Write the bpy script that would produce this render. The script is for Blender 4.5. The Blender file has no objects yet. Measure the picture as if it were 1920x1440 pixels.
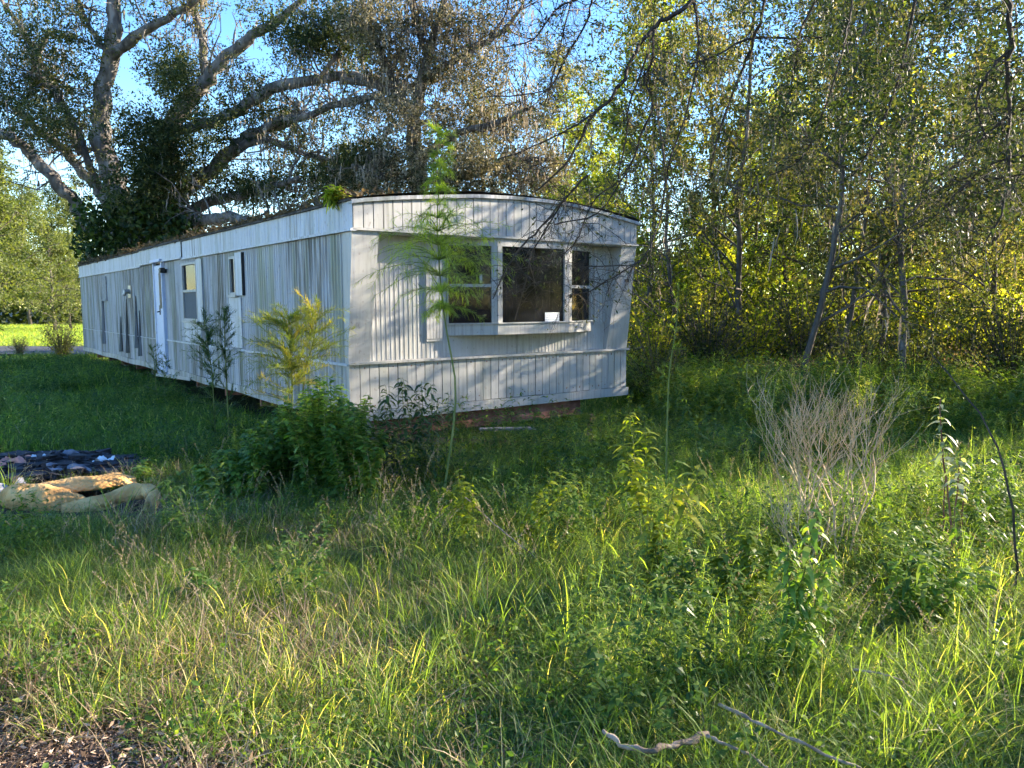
import bpy, math, random
import numpy as np
from mathutils import Vector

R = math.radians
random.seed(7)
rng = np.random.default_rng(7)
SC = bpy.context.scene
COL = SC.collection

# ------------------------------------------------------------------ camera, sky, sun, exposure
FPX = 1462.7            # focal length in pixels of the 1920 wide photograph
PITCH = 0.0997
CAM_H = 1.7
cam = bpy.data.cameras.new("camera")
cam.lens = 36 * FPX / 1920
cam.clip_start = 0.05
cam.clip_end = 800
cam_o = bpy.data.objects.new("camera", cam)
cam_o.location = (0, 0, CAM_H)
cam_o.rotation_euler = (math.pi / 2 - PITCH, 0, 0)
COL.objects.link(cam_o)
SC.camera = cam_o

SUN_EL = R(21)
SUN_AZ = R(70)          # clockwise from +Y (the view axis)
world = bpy.data.worlds.new("World")
SC.world = world
world.use_nodes = True
wn = world.node_tree
sky = wn.nodes.new("ShaderNodeTexSky")
sky.sky_type = 'NISHITA'
sky.sun_disc = False
sky.sun_elevation = SUN_EL
sky.sun_rotation = SUN_AZ
sky.air_density = 1.0
sky.dust_density = 0.2
sky.ozone_density = 1.6
hs = wn.nodes.new("ShaderNodeHueSaturation")
hs.inputs["Saturation"].default_value = 1.33
hs.inputs["Hue"].default_value = 0.51
wn.links.new(sky.outputs[0], hs.inputs["Color"])
wn.links.new(hs.outputs[0], wn.nodes["Background"].inputs[0])
wn.nodes["Background"].inputs[1].default_value = 0.12
sun = bpy.data.lights.new("sun", 'SUN')
sun.energy = 5.0
sun.angle = R(0.5)
sun.color = (1.0, 0.86, 0.66)
sun_o = bpy.data.objects.new("sun", sun)
sd = Vector((math.sin(SUN_AZ) * math.cos(SUN_EL), math.cos(SUN_AZ) * math.cos(SUN_EL), math.sin(SUN_EL)))
sun_o.rotation_euler = sd.to_track_quat('Z', 'Y').to_euler()
sun_o.location = (20, 10, 20)
COL.objects.link(sun_o)
SC.view_settings.view_transform = 'Standard'
SC.view_settings.look = 'None'
SC.view_settings.gamma = 1
SC.view_settings.use_curve_mapping = False
SC.view_settings.exposure = 2.15
SC.cycles.max_bounces = 4
SC.cycles.diffuse_bounces = 2
SC.cycles.glossy_bounces = 2
SC.cycles.transmission_bounces = 3
SC.cycles.transparent_max_bounces = 8
SC.cycles.use_denoising = True
SC.cycles.use_adaptive_sampling = True
SC.cycles.adaptive_threshold = 0.05


# ------------------------------------------------------------------ placing helpers
def ray(px, py):
    xr = (px - 960) / FPX
    yu = (720 - py) / FPX
    c, s = math.cos(PITCH), math.sin(PITCH)
    return np.array([xr, c + s * yu, -s + c * yu])


def W(px, py, Y):
    d = ray(px, py)
    return np.array([0, 0, CAM_H]) + d * (Y / d[1])


def GR(px, py, z=0.0):
    d = ray(px, py)
    return np.array([0, 0, CAM_H]) + d * ((z - CAM_H) / d[2])


def hgt(x, y):
    return 0.035 * np.sin(0.9 * x + 1.1) * np.cos(0.7 * y) + 0.02 * np.sin(2.3 * x + 1.7 * y)


# ------------------------------------------------------------------ mesh helpers
class MB:
    def __init__(s):
        s.v = []; s.q = []; s.t = []; s.tv = []; s.n = 0

    def add(s, v, q=None, t=None, tint=0.5):
        v = np.asarray(v, float).reshape(-1, 3)
        if q is not None and len(q): s.q.append(np.asarray(q, np.int64).reshape(-1, 4) + s.n)
        if t is not None and len(t): s.t.append(np.asarray(t, np.int64).reshape(-1, 3) + s.n)
        tt = np.empty(len(v)); tt[:] = tint
        s.tv.append(tt); s.v.append(v); s.n += len(v)

    def mesh(s, name, mat, smooth=False):
        me = bpy.data.meshes.new(name)
        V = np.concatenate(s.v) if s.v else np.zeros((0, 3))
        Q = np.concatenate(s.q) if s.q else np.zeros((0, 4), np.int64)
        T = np.concatenate(s.t) if s.t else np.zeros((0, 3), np.int64)
        me.vertices.add(len(V)); me.vertices.foreach_set("co", V.astype(np.float32).ravel())
        nl = len(Q) * 4 + len(T) * 3
        me.loops.add(nl)
        me.loops.foreach_set("vertex_index", np.concatenate([Q.ravel(), T.ravel()]).astype(np.int32))
        me.polygons.add(len(Q) + len(T))
        st = np.concatenate([np.arange(len(Q)) * 4, len(Q) * 4 + np.arange(len(T)) * 3]).astype(np.int32)
        me.polygons.foreach_set("loop_start", st)
        me.update(calc_edges=True)
        a = me.attributes.new("tint", 'FLOAT', 'POINT')
        a.data.foreach_set("value", np.concatenate(s.tv).astype(np.float32) if s.tv else np.zeros(0, np.float32))
        me.polygons.foreach_set("use_smooth", np.full(len(me.polygons), bool(smooth)))
        me.materials.append(mat)
        me.validate()
        return me

    def obj(s, name, mat, parent=None, smooth=False):
        o = bpy.data.objects.new(name, s.mesh(name, mat, smooth))
        COL.objects.link(o)
        if parent is not None: o.parent = parent
        return o

    # box between two corners (local axes)
    def box(s, a, b, tint=0.5):
        x0, y0, z0 = a; x1, y1, z1 = b
        v = [(x0, y0, z0), (x1, y0, z0), (x1, y1, z0), (x0, y1, z0), (x0, y0, z1), (x1, y0, z1), (x1, y1, z1), (x0, y1, z1)]
        q = [(0, 3, 2, 1), (4, 5, 6, 7), (0, 1, 5, 4), (1, 2, 6, 5), (2, 3, 7, 6), (3, 0, 4, 7)]
        s.add(v, q, tint=tint)

    # prism: list of (bottom 4 corners) and (top 4 corners)
    def hexa(s, v, tint=0.5):
        q = [(0, 3, 2, 1), (4, 5, 6, 7), (0, 1, 5, 4), (1, 2, 6, 5), (2, 3, 7, 6), (3, 0, 4, 7)]
        s.add(v, q, tint=tint)

    def tube(s, P, rad, sides=5, tint=0.5, cap=True):
        P = np.asarray(P, float); n = len(P)
        rad = np.broadcast_to(np.asarray(rad, float), (n,))
        T = np.gradient(P, axis=0); T /= (np.linalg.norm(T, axis=1, keepdims=True) + 1e-9)
        m = np.abs(T.mean(0)); ref = np.eye(3)[int(np.argmin(m))]
        A = np.cross(T, ref); A /= (np.linalg.norm(A, axis=1, keepdims=True) + 1e-9)
        B = np.cross(T, A)
        th = np.arange(sides) / sides * 2 * np.pi
        ring = P[:, None] + rad[:, None, None] * (np.cos(th)[None, :, None] * A[:, None] + np.sin(th)[None, :, None] * B[:, None])
        i = np.arange(n - 1)[:, None] * sides; j = np.arange(sides)[None]; k = (j + 1) % sides
        q = np.stack([i + j, i + k, i + sides + k, i + sides + j], -1).reshape(-1, 4)
        v = ring.reshape(-1, 3)
        t = None
        if cap:
            v = np.vstack([v, P[-1] + T[-1] * rad[-1] * .5, P[0]])
            b = (n - 1) * sides
            t = [(b + a_, b + (a_ + 1) % sides, n * sides) for a_ in range(sides)] + [((a_ + 1) % sides, a_, n * sides + 1) for a_ in range(sides)]
        s.add(v, q, t, tint)


def unit(a):
    return a / (np.linalg.norm(a, axis=-1, keepdims=True) + 1e-9)


def rvec(n):
    return unit(rng.normal(size=(n, 3)))


def add_leaves(mb, P, D, L, Wd, tint, fold=0.12):
    """flat pointed leaves: one folded quad each"""
    n = len(P)
    D = unit(D); N = unit(rvec(n) + np.array([0, 0, .6])); S = unit(np.cross(D, N)); N = np.cross(S, D)
    L = np.broadcast_to(L, (n,))[:, None]; Wd = np.broadcast_to(Wd, (n,))[:, None]
    mid = P + D * L * .48 + N * Wd * fold
    v = np.stack([P, mid + S * Wd * .5, P + D * L, mid - S * Wd * .5], 1).reshape(-1, 3)
    q = np.arange(n * 4).reshape(-1, 4)
    mb.add(v, q, tint=np.repeat(np.broadcast_to(tint, (n,)), 4))


def add_long_leaves(mb, P, D, L, Wd, tint, droop=.35, seg=4, up=None):
    """curved pointed leaves or grass blades, seg segments, drooping towards -z"""
    n = len(P)
    D = unit(D)
    L = np.broadcast_to(L, (n,)); Wd = np.broadcast_to(Wd, (n,)); droop = np.broadcast_to(droop, (n,))
    S = unit(np.cross(D, np.array([0, 0, 1.0])) + rvec(n) * .35)
    t = np.linspace(0, 1, seg + 1)
    prof = np.sin(np.pi * np.clip(t * .86 + .14, 0, 1)) ** .8 if up is None else (1 - t ** 2.2) * .95 + .05
    prof[-1] = 0.04
    C = P[:, None] + D[:, None] * (t * 1.0)[None, :, None] * L[:, None, None]
    C[..., 2] -= (droop[:, None] * L[:, None]) * t[None] ** 2
    off = S[:, None] * (prof[None, :, None] * Wd[:, None, None] * .5)
    v = np.stack([C + off, C - off], 2).reshape(-1, 3)          # n,(seg+1),2
    b = np.arange(n)[:, None] * (2 * (seg + 1)) + (np.arange(seg) * 2)[None]
    q = np.stack([b, b + 1, b + 3, b + 2], -1).reshape(-1, 4)
    mb.add(v, q, tint=np.repeat(np.broadcast_to(tint, (n,)), 2 * (seg + 1)))


# ------------------------------------------------------------------ tags
def tag(o, label=None, cat=None, group=None, kind=None):
    if label: o["label"] = label
    if cat: o["category"] = cat
    if group: o["group"] = group
    if kind: o["kind"] = kind
    return o


def empty(name, loc=(0, 0, 0), rot=(0, 0, 0)):
    o = bpy.data.objects.new(name, None)
    o.location = loc; o.rotation_euler = rot
    o.empty_display_size = .2
    COL.objects.link(o)
    return o


def copy_thing(o, parent=None):
    c = o.copy(); COL.objects.link(c); c.parent = parent
    for ch in list(o.children): copy_thing(ch, c)
    return c


# ------------------------------------------------------------------ materials
def nmat(name):
    m = bpy.data.materials.new(name); m.use_nodes = True
    nt = m.node_tree; b = nt.nodes["Principled BSDF"]
    return m, nt, b


def N(nt, t, **k):
    n = nt.nodes.new(t)
    for a, v in k.items(): setattr(n, a, v)
    return n


def ramp(nt, stops, fac=None):
    r = N(nt, "ShaderNodeValToRGB")
    e = r.color_ramp.elements
    while len(e) < len(stops): e.new(.5)
    for i, (p, c) in enumerate(stops):
        e[i].position = p; e[i].color = (c[0], c[1], c[2], 1)
    if fac is not None: nt.links.new(fac, r.inputs[0])
    return r


def mixc(nt, fac, a, b, mode='MIX'):
    m = N(nt, "ShaderNodeMix", data_type='RGBA', blend_type=mode)
    for s_, v in ((m.inputs[0], fac), (m.inputs[6], a), (m.inputs[7], b)):
        if hasattr(v, "is_output"): nt.links.new(v, s_)
        elif isinstance(v, (int, float)): s_.default_value = v
        else: s_.default_value = (v[0], v[1], v[2], 1)
    return m.outputs[2]


def leaf_mat(name, stops, trans=.45, rough=.5, inst=False, tcol=None, spec=.3):
    m, nt, b = nmat(name)
    a = N(nt, "ShaderNodeAttribute", attribute_name="tint")
    f = a.outputs["Fac"]
    if inst:
        a2 = N(nt, "ShaderNodeAttribute", attribute_name="itint", attribute_type='INSTANCER')
        ad = N(nt, "ShaderNodeMath", operation='ADD'); nt.links.new(f, ad.inputs[0]); nt.links.new(a2.outputs["Fac"], ad.inputs[1])
        f = ad.outputs[0]
    r = ramp(nt, stops, f)
    nt.links.new(r.outputs[0], b.inputs["Base Color"])
    b.inputs["Roughness"].default_value = rough
    b.inputs["Specular IOR Level"].default_value = spec
    tr = N(nt, "ShaderNodeBsdfTranslucent")
    tc = mixc(nt, 1.0, r.outputs[0], tcol or (1.9, 1.9, .55), 'MULTIPLY')
    nt.links.new(tc, tr.inputs[0])
    mx = N(nt, "ShaderNodeMixShader"); mx.inputs[0].default_value = trans
    nt.links.new(b.outputs[0], mx.inputs[1]); nt.links.new(tr.outputs[0], mx.inputs[2])
    nt.links.new(mx.outputs[0], nt.nodes["Material Output"].inputs[0])
    return m


def noise_mat(name, stops, scale=(1, 1, 1), detail=6, rough=.8, bump=.3, bscale=None, nscale=5, metallic=0, spec=.4):
    m, nt, b = nmat(name)
    tc = N(nt, "ShaderNodeTexCoord"); mp = N(nt, "ShaderNodeMapping"); mp.inputs["Scale"].default_value = scale
    nt.links.new(tc.outputs["Object"], mp.inputs[0])
    n = N(nt, "ShaderNodeTexNoise"); n.inputs["Scale"].default_value = nscale; n.inputs["Detail"].default_value = detail
    nt.links.new(mp.outputs[0], n.inputs[0])
    r = ramp(nt, stops, n.outputs[0]); nt.links.new(r.outputs[0], b.inputs["Base Color"])
    b.inputs["Roughness"].default_value = rough; b.inputs["Metallic"].default_value = metallic
    b.inputs["Specular IOR Level"].default_value = spec
    if bump:
        n2 = N(nt, "ShaderNodeTexNoise"); n2.inputs["Scale"].default_value = bscale or nscale * 3; n2.inputs["Detail"].default_value = 8
        nt.links.new(mp.outputs[0], n2.inputs[0])
        bp = N(nt, "ShaderNodeBump"); bp.inputs["Strength"].default_value = bump; bp.inputs["Distance"].default_value = .03
        nt.links.new(n2.outputs[0], bp.inputs["Height"]); nt.links.new(bp.outputs[0], b.inputs["Normal"])
    return m


M = {}
M['bark'] = noise_mat("oak_bark", [(.3, (.055, .048, .042)), (.5, (.15, .135, .122)), (.7, (.30, .285, .27))], (1, 1, .35), nscale=5, bump=.9, rough=.9)
M['bark_dark'] = noise_mat("thicket_bark", [(.3, (.05, .04, .03)), (.6, (.13, .11, .09)), (.8, (.30, .28, .25))], (1, 1, .4), nscale=6, bump=.6, rough=.9)
M['twig'] = noise_mat("dark_twig", [(.3, (.02, .016, .013)), (.7, (.07, .055, .045))], nscale=8, bump=.3)
M['drytwig'] = noise_mat("dry_twig", [(.3, (.30, .22, .13)), (.7, (.56, .44, .28))], nscale=12, bump=.2)
M['stick'] = noise_mat("fallen_stick_bark", [(.3, (.09, .065, .045)), (.5, (.24, .18, .13)), (.7, (.42, .34, .27))], nscale=14, bump=.5)
M['stem'] = noise_mat("green_stem", [(.3, (.09, .13, .03)), (.7, (.20, .22, .07))], nscale=10, bump=0)
M['stem_red'] = noise_mat("red_brown_stem", [(.3, (.10, .04, .03)), (.7, (.24, .12, .08))], nscale=10, bump=0)

M['oak_leaf'] = leaf_mat("oak_leaf", [(0, (.018, .032, .014)), (.35, (.05, .07, .026)), (.7, (.13, .13, .065)), (1, (.26, .23, .14))], .30, .5, spec=.15)
M['tan_leaf'] = leaf_mat("mossy_oak_leaf", [(0, (.035, .045, .02)), (.35, (.09, .09, .045)), (.7, (.21, .185, .12)), (1, (.36, .32, .24))], .35, .4, tcol=(1.4, 1.3, .8))
M['moss'] = leaf_mat("hanging_moss", [(0, (.16, .14, .10)), (.5, (.30, .26, .20)), (1, (.46, .40, .33))], .4, .9, tcol=(1.3, 1.2, 1.0), spec=.1)
M['wood_leaf'] = leaf_mat("thicket_leaf", [(0, (.02, .036, .014)), (.35, (.06, .078, .027)), (.65, (.13, .14, .05)), (.85, (.24, .22, .10)), (1, (.36, .28, .17))], .45, .55, tcol=(1.8, 1.75, .6), spec=.15)
M['lime_leaf'] = leaf_mat("lime_leaf", [(0, (.05, .085, .012)), (.4, (.15, .20, .022)), (.75, (.30, .32, .04)), (1, (.50, .44, .08))], .62, .42)
M['brush_leaf'] = leaf_mat("brown_brush_leaf", [(0, (.07, .05, .025)), (.5, (.17, .13, .07)), (1, (.32, .25, .15))], .4, .7, tcol=(1.4, 1.2, .8))
M['far_leaf'] = leaf_mat("far_foliage", [(0, (.035, .05, .015)), (.4, (.075, .10, .03)), (1, (.19, .21, .075))], .45, .5)
M['bush_leaf'] = leaf_mat("bush_leaf", [(0, (.045, .105, .022)), (.5, (.11, .21, .04)), (1, (.28, .36, .075))], .45, .4)
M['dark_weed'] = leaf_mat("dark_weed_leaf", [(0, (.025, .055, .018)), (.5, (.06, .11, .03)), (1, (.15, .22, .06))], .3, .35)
M['yellow_weed'] = leaf_mat("yellow_weed_leaf", [(0, (.08, .13, .02)), (.5, (.18, .24, .04)), (1, (.44, .40, .07))], .55, .4)
M['pale_leaf'] = leaf_mat("pale_leaf_underside", [(0, (.10, .14, .08)), (.5, (.20, .25, .16)), (1, (.38, .40, .30))], .35, .5)
M['fennel'] = leaf_mat("feathery_green", [(0, (.05, .09, .025)), (.5, (.16, .24, .05)), (1, (.38, .46, .08))], .5, .6)
M['fennel_old'] = leaf_mat("feathery_yellow", [(0, (.10, .15, .03)), (.5, (.19, .22, .05)), (1, (.42, .30, .08))], .5, .6)
GR_STOPS = [(0, (.042, .075, .032)), (.3, (.10, .158, .055)), (.6, (.18, .27, .065)), (.85, (.34, .40, .12)), (1, (.58, .50, .31))]
M['grass'] = leaf_mat("grass_blade", GR_STOPS, .58, .5, inst=True, tcol=(2.35, 2.3, .5))
M['cover'] = leaf_mat("ground_weed_leaf", [(0, (.025, .06, .014)), (.5, (.07, .14, .025)), (1, (.20, .26, .05))], .45, .45, inst=True)
M['dry'] = leaf_mat("dry_straw", [(0, (.16, .11, .07)), (.5, (.34, .26, .17)), (1, (.58, .48, .34))], .35, .8, inst=True, tcol=(1.2, 1.1, .8))
M['chip'] = leaf_mat("wood_chip", [(0, (.06, .04, .03)), (.4, (.18, .12, .085)), (.75, (.40, .28, .20)), (1, (.62, .48, .38))], .05, .85, inst=True, tcol=(1, 1, 1), spec=.2)


def ground_mat():
    m, nt, b = nmat("ground_soil")
    tc = N(nt, "ShaderNodeTexCoord")
    n1 = N(nt, "ShaderNodeTexNoise"); n1.inputs["Scale"].default_value = .6; n1.inputs["Detail"].default_value = 8
    nt.links.new(tc.outputs["Object"], n1.inputs[0])
    n2 = N(nt, "ShaderNodeTexNoise"); n2.inputs["Scale"].default_value = 35; n2.inputs["Detail"].default_value = 8
    nt.links.new(tc.outputs["Object"], n2.inputs[0])
    soil = ramp(nt, [(.3, (.022, .017, .013)), (.6, (.07, .052, .038)), (.8, (.16, .12, .09))], n2.outputs[0])
    gr = ramp(nt, [(.3, (.055, .075, .02)), (.7, (.13, .17, .035))], n2.outputs[0])
    sp = N(nt, "ShaderNodeSeparateXYZ"); nt.links.new(tc.outputs["Object"], sp.inputs[0])
    mr = N(nt, "ShaderNodeMapRange"); nt.links.new(sp.outputs[1], mr.inputs[0])
    mr.inputs[1].default_value = 9; mr.inputs[2].default_value = 26
    c = mixc(nt, mr.outputs[0], soil.outputs[0], gr.outputs[0])
    nt.links.new(c, b.inputs["Base Color"]); b.inputs["Roughness"].default_value = .95
    b.inputs["Specular IOR Level"].default_value = .15
    bp = N(nt, "ShaderNodeBump"); bp.inputs["Strength"].default_value = .8; bp.inputs["Distance"].default_value = .04
    nt.links.new(n2.outputs[0], bp.inputs["Height"]); nt.links.new(bp.outputs[0], b.inputs["Normal"])
    return m


def paint_mat(name, base=(.74, .76, .80), streak=.5, algae=.3, sy=1.0, grime=(.10, .10, .085), front=False, cut=.55):
    """weathered white paint: vertical runs of grime and algae, chips"""
    m, nt, b = nmat(name)
    tc = N(nt, "ShaderNodeTexCoord")
    oi = N(nt, "ShaderNodeObjectInfo")
    ad = N(nt, "ShaderNodeVectorMath", operation='MULTIPLY_ADD')
    ad.inputs[1].default_value = (1, 1, 1)
    nt.links.new(tc.outputs["Object"], ad.inputs[0])
    mu = N(nt, "ShaderNodeVectorMath", operation='SCALE'); mu.inputs[0].default_value = (13, 7, 3)
    nt.links.new(oi.outputs["Random"], mu.inputs["Scale"])
    nt.links.new(mu.outputs[0], ad.inputs[2])
    co = ad.outputs[0] if front else tc.outputs["Object"]

    def ns(scale, sc3, det=6):
        mp = N(nt, "ShaderNodeMapping"); mp.inputs["Scale"].default_value = sc3; nt.links.new(co, mp.inputs[0])
        n = N(nt, "ShaderNodeTexNoise"); n.inputs["Scale"].default_value = scale; n.inputs["Detail"].default_value = det
        nt.links.new(mp.outputs[0], n.inputs[0]); return n.outputs[0]
    fine = ns(9, (3, 3 * sy, .13), 5)
    broad = ns(1.1, (1, 1 * sy, .25), 3)
    spots = ns(30, (1, 1, .6), 8)
    r1 = ramp(nt, [(cut - .10, (0, 0, 0)), (cut + .13, (1, 1, 1))], fine)
    r2 = ramp(nt, [(.40, (0.18, 0.18, 0.18)), (.66, (1, 1, 1))], broad)
    mm = N(nt, "ShaderNodeMath", operation='MULTIPLY'); nt.links.new(r1.outputs[0], mm.inputs[0]); nt.links.new(r2.outputs[0], mm.inputs[1])
    ms = N(nt, "ShaderNodeMath", operation='MULTIPLY'); nt.links.new(mm.outputs[0], ms.inputs[0]); ms.inputs[1].default_value = streak
    c0 = mixc(nt, ns(2.2, (1, 1, .6), 4), base, tuple(x * .86 for x in base))
    alg = ns(2.0, (2.2, 2.2 * sy, .2), 5)
    ra = ramp(nt, [(.47, (0, 0, 0)), (.66, (1, 1, 1))], alg)
    ma = N(nt, "ShaderNodeMath", operation='MULTIPLY'); nt.links.new(ra.outputs[0], ma.inputs[0]); ma.inputs[1].default_value = algae
    c1 = mixc(nt, ma.outputs[0], c0, (.20, .23, .14))
    c2 = mixc(nt, ms.outputs[0], c1, grime)
    rs = ramp(nt, [(.62, (0, 0, 0)), (.70, (1, 1, 1))], spots)
    m3 = N(nt, "ShaderNodeMath", operation='MULTIPLY'); nt.links.new(rs.outputs[0], m3.inputs[0]); m3.inputs[1].default_value = .55
    c3 = mixc(nt, m3.outputs[0], c2, (.20, .17, .14))
    nt.links.new(c3, b.inputs["Base Color"])
    b.inputs["Roughness"].default_value = .5
    bp = N(nt, "ShaderNodeBump"); bp.inputs["Strength"].default_value = .25; bp.inputs["Distance"].default_value = .012
    nt.links.new(broad, bp.inputs["Height"]); nt.links.new(bp.outputs[0], b.inputs["Normal"])
    return m


def flat_mat(name, col, rough=.6, metallic=0, var=.25, nscale=20, bump=.15):
    lo = tuple(x * (1 - var) for x in col); hi = tuple(min(1, x * (1 + var)) for x in col)
    return noise_mat(name, [(.3, lo), (.7, hi)], nscale=nscale, rough=rough, metallic=metallic, bump=bump)


M['ground'] = ground_mat()
M['paint_side'] = paint_mat("weathered_side_paint", (.44, .455, .49), 1.0, .85, grime=(.08, .08, .068), cut=.45)
M['paint_band'] = paint_mat("fascia_paint", (.50, .53, .59), .8, .35, cut=.55)
M['paint_front'] = paint_mat("weathered_front_paint", (.42, .415, .405), .6, .25, front=True, cut=.54)
M['paint_trim'] = paint_mat("trim_paint", (.42, .415, .405), .6, .2, cut=.56)
M['door'] = paint_mat("door_paint", (.52, .59, .76), .2, .05, cut=.62)
M['groove'] = flat_mat("groove_dirt", (.15, .145, .13), .9)
M['tar'] = noise_mat("roof_tar", [(.3, (.025, .023, .02)), (.6, (.09, .08, .07)), (.8, (.2, .17, .14))], nscale=7, bump=.8, rough=.9)
M['rust'] = noise_mat("rusted_steel", [(.25, (.07, .03, .022)), (.5, (.20, .085, .06)), (.75, (.36, .18, .13))], nscale=6, bump=.4, rough=.8)
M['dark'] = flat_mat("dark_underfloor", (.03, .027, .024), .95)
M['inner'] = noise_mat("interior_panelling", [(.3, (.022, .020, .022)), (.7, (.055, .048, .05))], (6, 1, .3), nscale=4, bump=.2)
M['curtain'] = flat_mat("curtain_cloth", (.13, .14, .17), .9, var=.3, nscale=4)
M['drape'] = flat_mat("tan_drape", (.15, .13, .085), .9)
M['screen'] = flat_mat("window_screen", (.10, .11, .12), .8, var=.15, nscale=60)
M['metal'] = flat_mat("dull_metal", (.35, .33, .30), .45, .8)
M['black'] = flat_mat("black_plastic", (.02, .02, .022), .5)
M['road'] = noise_mat("asphalt", [(.3, (.045, .048, .055)), (.7, (.085, .088, .10))], nscale=12, bump=.2)
M['foam'] = noise_mat("tan_foam", [(.25, (.36, .19, .07)), (.5, (.70, .40, .15)), (.75, (.88, .58, .26))], nscale=5, bump=.25, rough=.95, spec=.1)
_nt = M['foam'].node_tree; _b = _nt.nodes["Principled BSDF"]
_tc = N(_nt, "ShaderNodeTexCoord"); _v = N(_nt, "ShaderNodeTexVoronoi"); _v.inputs["Scale"].default_value = 34; _nt.links.new(_tc.outputs["Object"], _v.inputs[0])
_bp = N(_nt, "ShaderNodeBump"); _bp.inputs["Strength"].default_value = .45; _bp.inputs["Distance"].default_value = .02; _bp.invert = True
_nt.links.new(_v.outputs["Distance"], _bp.inputs["Height"]); _nt.links.new(_bp.outputs[0], _b.inputs["Normal"])
M['pinkfoam'] = flat_mat("pink_foam", (.62, .28, .22), .9, nscale=9)
M['white_plastic'] = flat_mat("white_plastic_film", (.72, .75, .8), .4, var=.1)
M['grey_scrap'] = flat_mat("grey_scrap", (.20, .20, .24), .7, var=.5, nscale=9)
M['char'] = noise_mat("charred_rubbish", [(.3, (.008, .008, .01)), (.6, (.035, .03, .035)), (.78, (.15, .12, .12))], nscale=9, bump=.9, rough=.75)
M['board'] = noise_mat("grey_board", [(.3, (.12, .10, .085)), (.7, (.28, .25, .22))], (1, 8, 8), nscale=3, bump=.3)
M['vinyl'] = flat_mat("white_vinyl", (.50, .48, .46), .5, var=.08)
M['block'] = flat_mat("concrete_block", (.30, .29, .27), .9)


def glass_mat():
    m, nt, b = nmat("window_glass")
    tr = N(nt, "ShaderNodeBsdfTransparent"); tr.inputs[0].default_value = (.36, .38, .41, 1)
    gl = N(nt, "ShaderNodeBsdfGlossy"); gl.inputs[0].default_value = (.9, .92, .95, 1); gl.inputs["Roughness"].default_value = .06
    df = N(nt, "ShaderNodeBsdfDiffuse"); df.inputs[0].default_value = (.10, .105, .115, 1)
    n = N(nt, "ShaderNodeTexNoise"); n.inputs["Scale"].default_value = 3; n.inputs["Detail"].default_value = 8
    fr = N(nt, "ShaderNodeFresnel"); fr.inputs[0].default_value = 1.5
    hf = N(nt, "ShaderNodeMath", operation='MULTIPLY'); hf.inputs[1].default_value = .3; nt.links.new(fr.outputs[0], hf.inputs[0])
    gm = N(nt, "ShaderNodeNewGeometry"); iv = N(nt, "ShaderNodeMath", operation='SUBTRACT'); iv.inputs[0].default_value = .6; iv.use_clamp = True; nt.links.new(gm.outputs["Backfacing"], iv.inputs[1]); nt.links.new(iv.outputs[0], hf.inputs[1])
    m1 = N(nt, "ShaderNodeMixShader"); nt.links.new(hf.outputs[0], m1.inputs[0]); nt.links.new(tr.outputs[0], m1.inputs[1]); nt.links.new(gl.outputs[0], m1.inputs[2])
    r = ramp(nt, [(.35, (.02, .02, .02)), (.7, (.14, .14, .14))], n.outputs[0])
    m2 = N(nt, "ShaderNodeMixShader"); nt.links.new(r.outputs[0], m2.inputs[0]); nt.links.new(m1.outputs[0], m2.inputs[1]); nt.links.new(df.outputs[0], m2.inputs[2])
    nt.links.new(m2.outputs[0], nt.nodes["Material Output"].inputs[0])
    return m


M['glass'] = glass_mat()


def paper_mat():
    m, nt, b = nmat("printed_paper")
    tc = N(nt, "ShaderNodeTexCoord")
    wv = N(nt, "ShaderNodeTexWave", wave_type='BANDS', bands_direction='Z'); wv.inputs["Scale"].default_value = 14
    nt.links.new(tc.outputs["Object"], wv.inputs[0])
    ns = N(nt, "ShaderNodeTexNoise"); ns.inputs["Scale"].default_value = 90; nt.links.new(tc.outputs["Object"], ns.inputs[0])
    mm = N(nt, "ShaderNodeMath", operation='MULTIPLY'); nt.links.new(wv.outputs[1], mm.inputs[0]); nt.links.new(ns.outputs[0], mm.inputs[1])
    r = ramp(nt, [(.34, (.72, .74, .72)), (.46, (.34, .36, .38))], mm.outputs[0])
    nt.links.new(r.outputs[0], b.inputs["Base Color"]); b.inputs["Roughness"].default_value = .8
    return m


M['paper'] = paper_mat()

random.seed(101); rng = np.random.default_rng(101)
# ------------------------------------------------------------------ ground, road
def axis_vals(a, b, fine_a, fine_b, fine, coarse):
    v = list(np.arange(fine_a, fine_b, fine))
    x = fine_b; s = fine
    while x < b: v.append(x); s = min(coarse, s * 1.25); x += s
    v.append(b)
    x = fine_a; s = fine
    while x > a: s = min(coarse, s * 1.25); x -= s; v.append(max(x, a))
    return np.unique(np.array(v))


gx = axis_vals(-500, 500, -9, 9, .3, 60); gy = axis_vals(-300, 700, 0, 14, .3, 60)
GX, GY = np.meshgrid(gx, gy)
GZ = hgt(GX, GY) * (np.abs(GX) < 60) * (np.abs(GY) < 90)
mb = MB()
nx, ny = len(gx), len(gy)
ii = (np.arange(ny - 1)[:, None] * nx + np.arange(nx - 1)[None]).ravel()
mb.add(np.stack([GX, GY, GZ], -1).reshape(-1, 3), np.stack([ii, ii + 1, ii + nx + 1, ii + nx], -1))
ground = mb.obj("ground", M['ground'], smooth=True); tag(ground, kind='structure')
mb = MB()
xs = np.linspace(-140, 40, 60)
ya = 26.5 + .6 * np.sin(xs * .11); yb = ya + 5.2
v = np.stack([np.stack([xs, ya, np.full(60, .10)], -1), np.stack([xs, yb, np.full(60, .10)], -1)], 1).reshape(-1, 3)
i = np.arange(59) * 2
mb.add(v, np.stack([i, i + 2, i + 3, i + 1], -1))
road = mb.obj("road", M['road']); tag(road, kind='structure')

random.seed(102); rng = np.random.default_rng(102)
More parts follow.
